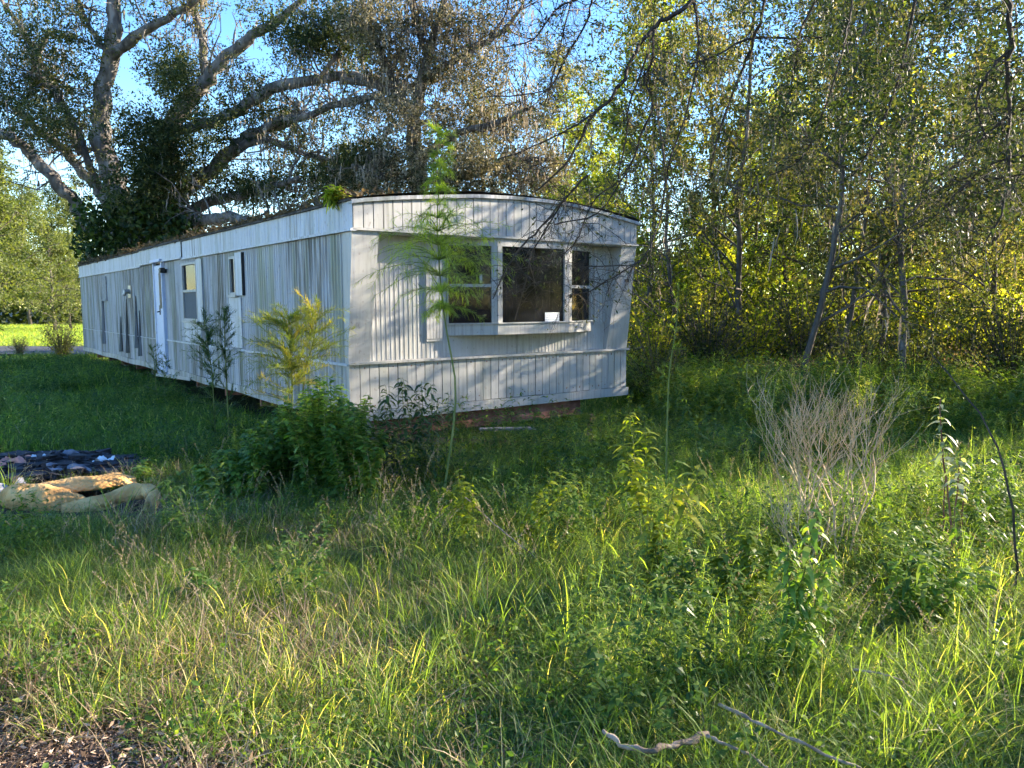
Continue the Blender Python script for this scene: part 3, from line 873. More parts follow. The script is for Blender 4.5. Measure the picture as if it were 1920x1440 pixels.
cr = MB()
OAKC = [(305, 330, 45, 60, 2.2), (330, 140, 45, 55, 1.6), (290, 260, 50, 60, 1.5), (370, 240, 60, 40, 1.2), (480, 180, 70, 22, 1.2), (300, 300, 75, 90, 1.5), (260, 360, 70, 60, 1.4), (330, 130, 50, 50, 1.5), (345, 200, 40, 50, 1.2), (180, 190, 45, 70, 1.1), (110, 120, 70, 60, .8),
        (50, 200, 80, 60, 1.3), (60, 90, 70, 50, .7), (130, 60, 70, 50, .6), (30, 160, 60, 40, 1.1), (100, 230, 60, 40, 1), (420, 230, 60, 40, .9), (380, 280, 50, 40, 1.0),
        (500, 215, 70, 35, 1.0), (560, 260, 60, 35, .9), (560, 60, 80, 50, 1.2), (640, 60, 80, 50, 1.4), (520, 20, 60, 30, .8), (470, 40, 30, 25, .6), (620, 110, 60, 30, 1),
        (700, 120, 60, 50, 1.3), (440, 360, 60, 35, 1.3), (500, 350, 60, 35, 1.4), (560, 320, 50, 40, 1.3), (640, 320, 60, 50, 1.6), (600, 370, 70, 30, 1.6), (700, 300, 60, 60, 1.5),
        (290, 20, 70, 35, .35), (250, 110, 50, 40, .35), (100, 20, 80, 30, .5), (0, 40, 40, 60, .6), (230, 240, 40, 60, .5), (650, 230, 60, 30, .6), (450, 150, 50, 30, .35), (520, 115, 40, 20, .25),
        (420, 330, 50, 30, .5), (620, 180, 50, 30, .4), (160, 390, 40, 30, .4), (30, 250, 50, 30, 1.0)]
clumps(cr, OAKC, 25, 1.7, 6.4, .10)
clumps(cr, [(640, 330, 70, 45, 1.5), (700, 310, 60, 60, 1.5), (470, 350, 60, 30, 1.5), (300, 300, 50, 80, 1.5), (335, 150, 35, 45, 1.5), (560, 70, 60, 40, 1.3), (640, 60, 60, 40, 1.3)], 23.5, 1.0, 6.4, .10, .5, 0, .4)
for e in ends:
    if random.random() < .42:
        spray(cr, e[-1], (.4, .4, .35), 6, 14, .085, .5, .1, .9)
o = cr.obj("crown", M['oak_leaf'], oak); rel(o, oak)
mo = MB()
P = []
for e in ends[::2]: P.append(e[rng.integers(2, 6)])
for pth in paths:
    for _ in range(12): P.append(pth[rng.integers(len(pth) // 3, len(pth))] + np.array([0, 0, -.05]))
P = np.repeat(np.array(P), 4, 0) + rng.normal(size=(len(P) * 4, 3)) * .13
hang(mo, P, rng.uniform(.08, .45, len(P)), rng.uniform(.02, .06, len(P)), rng.random(len(P)))
o = mo.obj("hanging_moss", M['moss'], oak); rel(o, oak); tag(o, kind='stuff')
# vine mass round the trunk: big dark leaves
vm = MB()
for (px, py, rx, ry, n) in ((210, 440, 70, 60, 900), (285, 425, 70, 55, 800), (235, 480, 70, 35, 500), (335, 440, 45, 40, 350), (180, 405, 45, 45, 300), (300, 385, 45, 45, 300), (190, 480, 30, 45, 260), (250, 400, 50, 40, 300), (165, 460, 25, 40, 120), (290, 350, 25, 50, 160), (215, 380, 15, 45, 90), (370, 420, 30, 20, 120), (320, 400, 60, 25, 200)):
    y = 24.0; k = y / FPX
    C = W(px, py, y) + rvec(n) * (rng.random((n, 1)) ** .4) * np.array([rx * k, .8, ry * k])
    add_leaves(vm, C, rvec(n) + np.array([0, 0, -.6]), rng.uniform(.10, .24, n), rng.uniform(.07, .16, n), rng.random(n) ** 1.3)
M['vine'] = leaf_mat("vine_leaf", [(0, (.015, .032, .01)), (.5, (.035, .07, .018)), (1, (.13, .17, .04))], .35, .35)
vine = vm.obj("climbing_vine", M['vine'])
tag(vine, "dark broad-leaved vine smothering the foot of the big oak trunk", "vine")

random.seed(105); rng = np.random.default_rng(105)
# ------------------------------------------------------------------ second oak, draped in moss, behind the middle of the home
oak2 = empty("mossy_oak", tuple(W(790, 480, 22)[:2]) + (0,))
tag(oak2, "tan grey moss-draped oak rising directly behind the bay window end of the home", "tree")
tr = MB(); ends = []; paths = []
tr.tube([W(790, 440, 22) * [1, 1, 0] - [0, 0, .2], W(790, 440, 22)], [.32, .26], 8)
for pts, ya_, yb_ in [([(790, 450, 17), (785, 330, 14), (775, 240, 13), (795, 130, 10), (825, 30, 7), (850, -60, 4)], 22, 22),
                      ([(780, 250, 9), (740, 180, 8), (705, 160, 7), (640, 150, 6)], 22, 23), ([(775, 235, 8), (710, 90, 6), (690, 40, 5), (670, -30, 3)], 22, 22.6),
                      ([(790, 150, 8), (860, 110, 6), (940, 60, 4), (980, 10, 3)], 22, 21), ([(785, 300, 8), (860, 250, 6), (930, 230, 5), (1000, 200, 3)], 22, 20.5),
                      ([(785, 340, 8), (880, 330, 6), (960, 300, 5), (1040, 300, 3)], 22, 20.5), ([(785, 330, 7), (720, 330, 6), (660, 310, 4)], 22, 22),
                      ([(800, 110, 5), (780, 40, 4), (760, -20, 3)], 22, 22)]:
    Q, r_ = limb(tr, pts, ya_, yb_); paths.append(Q)
    twigs_from(tr, Q, r_, 14, 1.7, .03, 2, .1, 3, ends, .2)
o = tr.obj("trunk", M['bark_dark'], oak2, True); rel(o, oak2)
cr = MB()
C2 = [(700, 40, 70, 50, 1.3), (780, 40, 70, 50, 1.3), (860, 60, 70, 50, 1.2), (740, 120, 60, 40, 1.1), (830, 130, 70, 50, 1.3), (910, 140, 60, 50, 1.1), (690, 220, 40, 50, .8), (760, 220, 50, 50, 1.1),
      (840, 220, 70, 50, 1.3), (920, 220, 60, 50, 1.2), (990, 230, 50, 40, .7), (740, 310, 60, 50, 1.2), (820, 310, 70, 50, 1.4), (900, 310, 70, 50, 1.4), (980, 300, 60, 50, 1.2), (1040, 320, 40, 50, .9),
      (860, 360, 90, 30, 1.3), (740, 360, 80, 30, 1.3), (980, 360, 60, 40, 1.2), (900, 60, 50, 40, .8), (930, 20, 40, 40, .6), (660, 350, 50, 40, 1.1)]
clumps(cr, C2, 21.5, 1.5, 9.5, .085, .5, .0, 1.0)
o = cr.obj("crown", M['tan_leaf'], oak2); rel(o, oak2)
mo = MB()
P = np.array([e[rng.integers(1, 6)] for e in ends for _ in range(2)])
P = np.repeat(P, 3, 0) + rng.normal(size=(len(P) * 3, 3)) * .16
hang(mo, P, rng.uniform(.12, .5, len(P)), rng.uniform(.015, .045, len(P)), rng.random(len(P)))
o = mo.obj("hanging_moss", M['moss'], oak2); rel(o, oak2); tag(o, kind='stuff')


random.seed(106); rng = np.random.default_rng(106)
# ------------------------------------------------------------------ thicket trees (generic, copied)
def make_tree(name, H, r0, n1, start, up, mat_leaf, mat_bark, L=.075, nl=11, lean=(0, 0), spread=.34, tl=(.1, .9), moss=False):
    root = empty(name)
    tb = MB(); lf = MB()
    m = 12
    P = np.zeros((m, 3)); P[:, 2] = np.linspace(-.1, H, m)
    w = np.cumsum(rng.normal(size=(m, 2)) * .10, 0) * H / 10; w -= w[0]
    P[:, :2] = w + np.outer(np.linspace(0, 1, m) ** 1.3, lean) * H
    rad = r0 * (1 - np.linspace(0, 1, m) * .9)
    tb.tube(P, rad, 7)
    tips = []
    for k in range(n1):
        t = start + (1 - start) * (k + random.random()) / n1
        x = t * (m - 1); i_ = min(int(x), m - 2); p = P[i_] + (P[i_ + 1] - P[i_]) * (x - i_)
        a = random.random() * 2 * math.pi
        d = unit(np.array([math.cos(a), math.sin(a), up + random.uniform(-.3, .5)]))
        l = H * spread * (1.15 - t) ** .6 * random.uniform(.6, 1.2)
        pts = [p.copy()]; q = p.copy()
        for j in range(6):
            d = unit(d + rng.normal(size=3) * .22 + np.array([0, 0, -.03])); q = q + d * l / 6; pts.append(q.copy())
        pts = np.array(pts); rb = rad[i_] * .45
        tb.tube(pts, np.linspace(rb, rb * .25, 7), 4, cap=False)
        for s_ in range(6):
            j = random.randint(1, 6); d2 = unit(unit(pts[min(j, 6)] - pts[j - 1]) + rvec(1)[0] * .9)
            q2 = pts[j].copy(); l2 = l * random.uniform(.25, .5); p2 = [q2.copy()]
            for _ in range(3):
                d2 = unit(d2 + rng.normal(size=3) * .3); q2 = q2 + d2 * l2 / 3; p2.append(q2.copy())
            p2 = np.array(p2); tb.tube(p2, np.linspace(rb * .35, rb * .12, 4), 3, cap=False)
            for _ in range(4):
                tips.append((p2[random.randint(1, 3)] + rng.normal(size=3) * .12, random.uniform(*tl)))
    O = np.array([t_[0] for t_ in tips]); T = np.array([t_[1] for t_ in tips]); n = len(O)
    d = unit(rvec(n) + [0, 0, -.1])
    s = rng.random((n, nl, 1)) * L * 4.5
    PP = (O[:, None] + d[:, None] * s + rng.normal(size=(n, nl, 3)) * L * .55).reshape(-1, 3)
    D = (d[:, None] + rng.normal(size=(n, nl, 3)) * .8).reshape(-1, 3)
    LL = L * rng.uniform(.6, 1.25, n * nl)
    add_leaves(lf, PP, D, LL, LL * .5, np.clip(np.repeat(T, nl) + rng.normal(size=n * nl) * .1, 0, 1))
    tb.obj("trunk", M[mat_bark], root, True)
    lf.obj("crown", M[mat_leaf], root)
    if moss:
        mo = MB(); Pm = O[rng.integers(0, n, 260)] + rng.normal(size=(260, 3)) * .1
        hang(mo, Pm, rng.uniform(.15, .7, 260), rng.uniform(.015, .04, 260), rng.random(260)); tag(mo.obj("hanging_moss", M['moss'], root), kind='stuff')
    return root


protos = {}
protos['slim'] = make_tree("slender_tree", 9.5, .06, 30, .14, .9, 'wood_leaf', 'bark_dark', .078, 22, (.10, 0), .30, moss=True)
protos['slim2'] = make_tree("slender_tree", 11, .075, 34, .14, .8, 'wood_leaf', 'bark_dark', .078, 22, (-.04, .03), .28, moss=True)
protos['lime'] = make_tree("broadleaf_tree", 8, .08, 36, .08, .6, 'lime_leaf', 'bark_dark', .10, 22, (.02, 0), .32)
protos['olive'] = make_tree("broadleaf_tree", 10, .10, 40, .10, .6, 'wood_leaf', 'bark_dark', .09, 22, (0, .02), .32, tl=(.3, 1))
protos['far'] = make_tree("far_tree", 12, .2, 44, .12, .5, 'far_leaf', 'bark_dark', .20, 20, (0, 0), .34, tl=(.2, 1))
used = set()


def plant_tree(kind, x, y, s=1.0, rz=None, label=None, group=None, cat="tree", tilt=(0, 0)):
    src = protos[kind]
    if kind in used: o = copy_thing(src)
    else: o = src; used.add(kind)
    for k in ("label", "group"):
        if k in o: del o[k]
    o.location = (x, y, 0); o.rotation_euler = (tilt[0], tilt[1], random.uniform(0, 6.28) if rz is None else rz); o.scale = (s, s, s * random.uniform(.92, 1.1))
    tag(o, label, cat, group)
    return o


GT = "slender trees of the thicket to the right of the home"
LT = "slender grey-stemmed tree standing in the dappled thicket right of the home"


def gp(px, Y):
    return (px - 960) / FPX * Y


random.seed(5)
# individually placed ones in view
plant_tree('slim', gp(1500, 12.5), 12.5, .95, 0.3, "slim dark-trunked tree forking high behind the dry brown shrub", "slender trees")
plant_tree('slim2', gp(1405, 16), 16, .95, 2.0, "tall straight pale-trunked tree just right of the home, behind the lit bushes")
plant_tree('slim', gp(1700, 12.0), 12.0, 1.0, 1.9, "leaning slim tree near the right edge of the photo, above the brush")
plant_tree('slim2', gp(1640, 15), 15, .9, 4.0, "thin straight tree between the dry shrub and the right edge")
plant_tree('slim', gp(1290, 15.5), 15.5, .85, 3.6, "narrow shaded tree closest to the right wall of the home")
plant_tree('lime', gp(1225, 18), 18, .95, 1.0, "yellow-green tree showing over the right end of the home's roof")
plant_tree('lime', gp(1120, 24), 24, 1.0, 2.4, "bright olive-yellow tree farther back above the home's roofline")
for (px, Y, kd, s) in ((1330, 20, 'olive', .9), (1460, 21, 'lime', .9), (1560, 19, 'olive', .85), (1680, 22, 'lime', .85), (1790, 19, 'olive', .8), (1880, 15.5, 'slim2', .85), (1930, 22, 'lime', .9),
                        (1990, 17, 'olive', .85), (1570, 14, 'slim', .9), (1830, 25, 'olive', .85), (1400, 24, 'lime', 1), (2080, 13, 'slim', .8)):
    plant_tree(kd, gp(px, Y), Y, s, None, LT, GT)
for (px, Y, kd, s) in ((1040, 26, 'olive', 1.0), (900, 30, 'olive', .95), (640, 31, 'olive', .8)):
    plant_tree(kd, gp(px, Y), Y, s, None, "mixed olive tree filling the gap low behind the home's roof", "trees behind the home's roof")
# beyond the right edge of the frame: the grove whose shade falls on the clearing
for (x, y, kd, s) in ((9.0, 10.3, 'olive', .6), (12, 11.8, 'slim', .8), (15, 13.2, 'olive', .7), (8.2, 9.6, 'slim', .7), (6.9, 3.8, 'slim', .6), (9.6, 5.0, 'olive', .55), (12.2, 6.0, 'slim2', .7), (19, 16, 'olive', .8), (10.6, 9.5, 'slim', .62)):
    plant_tree(kd, x, y, s, None, LT, GT)
# unseen grove added behind the viewpoint to darken what the panes reflect
for (x, y, s) in ((-30, -6, .8), (-26, -16, .9), (-17, -20, .85), (-9, -16, .9), (-1, -19, .9), (7, -15, .85), (15, -18, .9), (23, -12, .8), (-36, 6, .8), (-34, 16, .7), (-4, -24, 1.0), (11, -25, 1.0)):
    plant_tree('olive', x, y, s, None, "unseen tree added behind the viewpoint to darken the window reflections", "unseen trees added behind the viewpoint")
for (x, y, s) in ((21, -3, .62), (26, 2, .7), (24, -9, .7), (30, -4, .8), (28, -13, .8), (34, 1, .8), (19, -14, .7), (37, -9, .9), (33, -17, .9), (17, -8, .5)):  # unseen trees added out to the right, blocking bright sky from the bay pane
    plant_tree('far', x, y, s, None, "unseen tree added far outside the right edge to darken the reflection in the large bay pane", "unseen trees added for the bay pane reflection")
# background trees
for (x, y, s) in ((-44, 78, 1.0), (-38, 84, 1.1), (-33, 75, .8), (-52, 80, 1.0), (-27, 92, 1.0), (-20, 96, 1.1), (-58, 88, 1.2), (-12, 98, 1.0), (-4, 96, 1.1), (4, 92, 1.1), (12, 88, 1.1), (20, 84, 1.1), (29, 80, 1.2), (38, 76, 1.2), (47, 70, 1.3), (56, 68, 1.3), (-66, 84, 1.2)):
    plant_tree('far', x, y, s, None, "sunlit bushy tree in the distant row beyond the open field", "distant trees beyond the field")
plant_tree('far', gp(-15, 40), 40, .8, 1.1, "yellow-green tree beyond the road at the left edge of the photo")
plant_tree('far', gp(135, 56), 56, .55, 3.0, "olive tree half hidden behind the far end of the home")
plant_tree('far', gp(60, 66), 66, .85, 3.0, "taller olive tree behind the pale fence at far left")
plant_tree('far', gp(-60, 33), 33, .7, 5.1, "yellow-green tree mostly outside the left edge of the photo")
plant_tree('far', gp(105, 52), 52, .62, 1.7, "round olive tree beside the pale fence at far left")
plant_tree('far', gp(-20, 50), 50, .55, .4, "olive tree partly cut off by the left edge beyond the road")
# low dark hedge closing the view behind the fence
hd = MB(); n = 16000
ang = rng.uniform(-.75, .1, n); dist = rng.uniform(80, 86, n)
P = np.stack([np.sin(ang) * dist, np.cos(ang) * dist, rng.random(n) ** 1.1 * (4.2 + 1.3 * np.sin(ang * 31) + .8 * np.sin(ang * 83))], -1)
add_leaves(hd, P, rvec(n), .5, .34, np.clip(.25 + .2 * np.sin(ang * 60 + P[:, 2]) + rng.normal(size=n) * .15, 0, 1))
hdo = hd.obj("distant_hedge", M['far_leaf']); tag(hdo, "dark overgrown hedge line behind the pale fence", "hedge", kind='stuff')
# mass of far woodland on the right
fw = MB()
n = 26000
ang = rng.uniform(.05, .85, n); dist = rng.uniform(34, 48, n)
P = np.stack([np.sin(ang) * dist, np.cos(ang) * dist, rng.random(n) ** 1.2 * (6.5 + 2.5 * np.sin(ang * 23))], -1)
add_leaves(fw, P, rvec(n), .34, .22, np.clip(.5 + .3 * np.sin(ang * 40 + P[:, 2]) + rng.normal(size=n) * .2, 0, 1))
fwo = fw.obj("far_woods", M['far_leaf']); tag(fwo, "mass of sunlit woodland far behind the thicket", "woodland", kind='stuff')


random.seed(107); rng = np.random.default_rng(107)
# ------------------------------------------------------------------ shrubs of the thicket edge
def make_shrub(name, H, Rr, nst, leaf, L, tl, nl=26, bark='bark_dark', asp=.5):
    root = empty(name); tb = MB(); lf = MB()
    for k in range(nst):
        a = random.random() * 6.28; rr = Rr * random.uniform(.3, 1)
        e = np.array([math.cos(a) * rr, math.sin(a) * rr, H * random.uniform(.5, 1.05) * (1 - .3 * rr / Rr)])
        c = np.array([e[0] * .25, e[1] * .25, e[2] * .55]); s0 = rng.normal(size=3) * .05; s0[2] = 0
        t = np.linspace(0, 1, 6)[:, None]
        pts = s0 * (1 - t) ** 2 + 2 * c * t * (1 - t) + e * t * t
        tb.tube(pts, np.linspace(.012, .004, 6) * (H / 1.5) ** .5, 3, cap=False)
        n = nl
        tt = rng.random((n, 1)) ** .7
        P = s0 * (1 - tt) ** 2 + 2 * c * tt * (1 - tt) + e * tt * tt + rng.normal(size=(n, 3)) * H * .055
        LL = L * rng.uniform(.6, 1.25, n)
        add_leaves(lf, P, rvec(n) + [0, 0, .2], LL, LL * asp, np.clip(random.uniform(*tl) + rng.normal(size=n) * .12, 0, 1))
    tb.obj("stems", M[bark], root); lf.obj("foliage", M[leaf], root)
    return root


protos['shrub_lime'] = make_shrub("understorey_shrub", 2.0, 1.0, 80, 'lime_leaf', .085, (.2, 1), 40)
protos['shrub_dark'] = make_shrub("understorey_shrub", 2.2, 1.1, 80, 'wood_leaf', .075, (.05, .7), 42)
protos['shrub_brown'] = make_shrub("brown_brush", 1.3, 1.0, 110, 'brush_leaf', .05, (.1, 1), 30)
SHL = [('shrub_lime', 1230, 14.5, .9, "bright lime shrub tight against the right wall of the home"), ('shrub_lime', 1275, 16.5, 1.2, "tall lime bush second from the home's right wall"),
       ('shrub_lime', 1410, 15, 1.0, "sunlit yellow-green bush at the foot of the straight pale tree"), ('shrub_dark', 1330, 14.5, 1.0, "shaded olive shrub left of the dry brush patch"),
       ('shrub_dark', 1240, 12.3, .6, "low dark shrub beside the home's lower right corner"), ('shrub_brown', 1390, 12.6, .62, "brown twiggy brush left of the pale dry shrub"),
       ('shrub_brown', 1480, 13.0, .8, "brown brush directly behind the pale dry shrub"), ('shrub_dark', 1600, 12.8, .7, "low olive shrub right of the pale dry shrub"),
       ('shrub_dark', 1500, 15, 1.0, "dark shrub behind the brown brush in the centre right"), ('shrub_lime', 1650, 17, 1.0, "sunlit shrub seen between two thin trunks"),
       ('shrub_dark', 1720, 13.5, .75, "olive shrub below the leaning slim tree"), ('shrub_lime', 1800, 15.5, 1.1, "bright yellow bush near the right edge of the photo"),
       ('shrub_dark', 1900, 12.5, .95, "dark shrub cut by the right edge of the photo"), ('shrub_brown', 1780, 14.5, .9, "pale brown brush under the bright yellow bush"),
       ('shrub_dark', 1570, 17.5, 1.2, "tall shaded shrub deep in the thicket"), ('shrub_lime', 1520, 19, 1.2, "sunlit bush deep in the thicket behind the forking tree")]
for kd, px, Y, s, lb in SHL:
    plant_tree(kd, gp(px, Y), Y, s, None, lb, "shrubs under the thicket trees", "shrub")
for (x, y, kd, s) in ((gp(1330, 17.5), 17.5, 'shrub_lime', 1.5), (gp(1460, 17), 17, 'shrub_lime', 1.4), (gp(1590, 16), 16, 'shrub_lime', 1.2), (gp(1730, 18), 18, 'shrub_lime', 1.6), (gp(1860, 18), 18, 'shrub_lime', 1.5), (gp(1260, 20), 20, 'shrub_lime', 1.7), (10, 10, 'shrub_dark', .7), (13, 13, 'shrub_dark', .8), (7, 30, 'shrub_lime', 1.3), (3, 31, 'shrub_lime', 1.3), (-1, 32, 'shrub_dark', 1.3), (11, 24, 'shrub_lime', 1.3), (14, 27, 'shrub_dark', 1.4), (17, 24, 'shrub_lime', 1.4), (9, 22, 'shrub_lime', 1.2), (5.5, 21, 'shrub_dark', 1.2)):
    plant_tree(kd, x, y, s, None, "leafy bush standing far back under the thicket trees", "bushes far back in the thicket", "shrub")
for (px, Y, s, lb) in ((115, 23.5, .7, "dark weedy shrub by the home's far left corner"), (35, 26, .35, "small brownish shrub on the road verge at far left")):
    plant_tree('shrub_dark', gp(px, Y), Y, s, None, lb, None, "shrub")

random.seed(108); rng = np.random.default_rng(108)
# ------------------------------------------------------------------ fence far left
fe = empty("white_fence", (gp(40, 74), 74, 0))
tag(fe, "pale board fence beyond the sunlit field at far left", "fence")
mb = MB(); mb.box((0, 0, .05), (.36, .03, 1.15)); me = mb.mesh("board", M['vinyl'])
for k in range(34):
    o = bpy.data.objects.new("board", me); COL.objects.link(o); o.parent = fe; o.location = (-8 + k * .37, 0, random.uniform(-.01, .01))
for k in range(6):
    mb = MB(); mb.box((-8 + k * 2.5, .031, 0), (-7.86 + k * 2.5, .13, 1.3)); mb.obj("post", M['vinyl'], fe)


random.seed(109); rng = np.random.default_rng(109)
# ------------------------------------------------------------------ overhanging near branches (tree just outside the right edge)
ov = empty("overhanging_tree", (5.2, 3.2, 0))
tag(ov, "dark bare branches of an overhanging tree drooping in front of the bay window", "tree")
tb = MB(); ends = []
trunk = [np.array([5.2, 3.2, -.2]), np.array([5.1, 3.3, 2.0]), np.array([4.7, 3.8, 4.2]), np.array([3.6, 4.8, 5.6]), np.array([2.2, 5.4, 5.2])]
tb.tube(trunk, [.16, .13, .10, .06, .035], 8)
BR = [
    ([(1330, -60, 7), (1300, 0, 6.5), (1250, 35, 6), (1215, 62, 6), (1185, 110, 5.5), (1150, 180, 5), (1112, 215, 4.5), (1085, 265, 3.5), (1050, 320, 3), (1000, 360, 2)], 5.4, 5.9),
    ([(1225, 55, 3.5), (1222, 120, 3.5), (1208, 150, 3), (1225, 195, 3), (1200, 260, 3), (1175, 320, 2.5), (1120, 400, 2), (1040, 420, 2)], 5.3, 6.0),
    ([(1215, 100, 3), (1180, 200, 2.5), (1175, 250, 2), (1160, 340, 2)], 5.4, 5.7),
    ([(1110, 215, 3), (1070, 240, 2.5), (1000, 275, 2), (930, 300, 1.5)], 5.6, 6.0),
    ([(1112, -10, 3), (1100, 40, 3), (1060, 110, 3), (1035, 160, 2.5), (1000, 175, 2), (905, 182, 1.5)], 4.9, 5.4),
    ([(1080, 0, 3), (1040, 20, 2.5), (1000, 75, 2), (930, 90, 1.5)], 4.9, 5.2),
    ([(960, -20, 2.5), (945, 30, 2), (920, 70, 1.5)], 5.0, 5.1),
    ([(1075, -20, 2), (1040, 130, 2), (1020, 200, 1.5)], 5.0, 5.2),
    ([(1100, 330, 3.2), (1060, 370, 3.2), (1010, 430, 3), (975, 465, 2.6), (945, 512, 2.2), (925, 560, 1.5)], 5.8, 6.2),
    ([(1060, 370, 2.5), (1000, 470, 2), (985, 530, 1.8), (965, 600, 1.3)], 5.9, 6.1),
    ([(1200, 490, 2.2), (1150, 520, 2.2), (1105, 545, 1.8), (1060, 555, 1.2)], 5.7, 6.0),
    ([(1250, 330, 2.5), (1235, 420, 2.5), (1200, 490, 2.2), (1150, 498, 1.8), (1085, 500, 1.3)], 5.6, 5.9),
    ([(1160, 340, 2.2), (1110, 380, 2), (1075, 460, 1.8), (1010, 500, 1.2)], 5.8, 6.1),
    ([(1440, -20, 5), (1420, 60, 4.5), (1400, 110, 4), (1385, 150, 3.5), (1350, 240, 3), (1330, 320, 2)], 5.5, 6.3),
    ([(1540, -20, 3.5), (1500, 60, 3.2), (1490, 130, 3), (1475, 200, 2.5), (1460, 270, 2)], 5.5, 6.2),
    ([(1300, 0, 4), (1310, 100, 3), (1290, 200, 2.5), (1255, 300, 2.5), (1250, 340, 2)], 5.5, 5.9),
    ([(1720, -30, 5), (1700, 80, 4), (1680, 160, 3.5), (1640, 260, 3), (1600, 330, 2)], 4.8, 5.5),
    ([(1890, -30, 9), (1895, 60, 7), (1892, 160, 6), (1890, 260, 4.5), (1885, 380, 3.5), (1840, 470, 2)], 4.0, 4.4),
    ([(1895, 90, 4), (1850, 140, 4), (1830, 200, 3), (1850, 260, 2.5)], 4.1, 4.3),
    ([(1960, 180, 5), (1900, 215, 4), (1850, 250, 3.5), (1790, 310, 2.5), (1730, 350, 1.5)], 4.2, 4.8),
    ([(1960, 290, 4), (1880, 300, 3), (1820, 335, 2.5), (1760, 400, 2), (1700, 440, 1.3)], 4.2, 4.8),
    ([(1940, 320, 3), (1870, 335, 2.4), (1790, 330, 1.8), (1700, 310, 1.2)], 4.3, 4.9),
    ([(1540, 70, 3), (1470, 70, 3), (1400, 75, 3), (1330, 110, 2.5), (1290, 120, 1.8)], 5.9, 5.6),
    ([(1600, -20, 3), (1580, 100, 3), (1540, 220, 2.5), (1500, 300, 2), (1440, 330, 1.5)], 5.4, 6.0),
]
for pts, ya_, yb_ in BR:
    Q, r_ = limb(tb, pts, ya_, yb_, rs=.68, sides=5, wob=.25, sub=4)
    twigs_from(tb, Q, r_, 22, .5, .0034, 3, -.22, 3, ends, .1)
for (a_, px, py, y, r0) in ((3, 1330, -60, 5.4, .03), (4, 1440, -20, 5.5, .02), (4, 1112, -10, 4.9, .015), (3, 1540, -20, 5.5, .02), (3, 1720, -30, 4.8, .03), (2, 1890, -30, 4.0, .05), (3, 1600, -20, 5.4, .02), (4, 1080, 0, 4.9, .012), (4, 960, -20, 5.0, .012), (4, 1075, -20, 5.0, .01), (2, 1960, 180, 4.2, .03), (2, 1960, 290, 4.2, .02)):
    a_ = trunk[a_]; b_ = W(px, py, y); mid = (a_ + b_) / 2 + np.array([0, 0, .25])
    tb.tube([a_, mid, b_], [r0 * 1.4, r0 * 1.15, max(r0 * .7, .01)], 5)
o = tb.obj("trunk", M['twig'], ov); rel(o, ov)
lf = MB(); tb2 = MB()
P = []
for e in ends:
    for _ in range(3): P.append(e[rng.integers(1, 6)])
P = np.array(P); xs_ = P[:, 0] / P[:, 1]
keep = rng.random(len(P)) < np.where(xs_ > .25, .5, .10)
P = P[keep] + rng.normal(size=(keep.sum(), 3)) * .015
n = len(P)
add_leaves(lf, P, rvec(n) + [0, 0, -.6], rng.uniform(.022, .045, n), rng.uniform(.011, .02, n), np.clip(rng.uniform(0, .7, n), 0, 1))
nb = 130
for _ in range(nb):
    px_ = random.uniform(1420, 1960); py_ = random.uniform(-40, 420) * (.55 + .45 * (px_ - 1420) / 540)
    c = W(px_, py_, random.uniform(5.2, 8.5))
    spray(lf, c, (.34, .4, .26), 13, 9, .045, .45, .0, .45)
    if _ % 2 == 0: twigs_from(tb2, np.array([c, c + rvec(1)[0] * .1]), np.array([.004, .004]), 3, .6, .003, 2, -.2, 3, None, 0)
o = lf.obj("foliage", M['oak_leaf'], ov); rel(o, ov)
o = tb2.obj("twigs", M['twig'], ov); rel(o, ov); tag(o, kind='stuff')
yl = MB()
for (px, py) in ((1690, 140), (1715, 132), (1700, 170), (1712, 5), (1750, 100), (1780, 105), (1745, 190), (1604, 228), (1640, 235), (1745, 225), (1765, 235), (1500, 230), (1390, 245), (1590, 200)):
    c = W(px, py, 5.0); n = 5
    add_leaves(yl, c + rng.normal(size=(n, 3)) * .02, rvec(n) + [0, 0, -.5], .032, .015, rng.uniform(.5, 1, n))
o = yl.obj("yellow_leaves", M['yellow_weed'], ov); rel(o, ov)

random.seed(110); rng = np.random.default_rng(110)
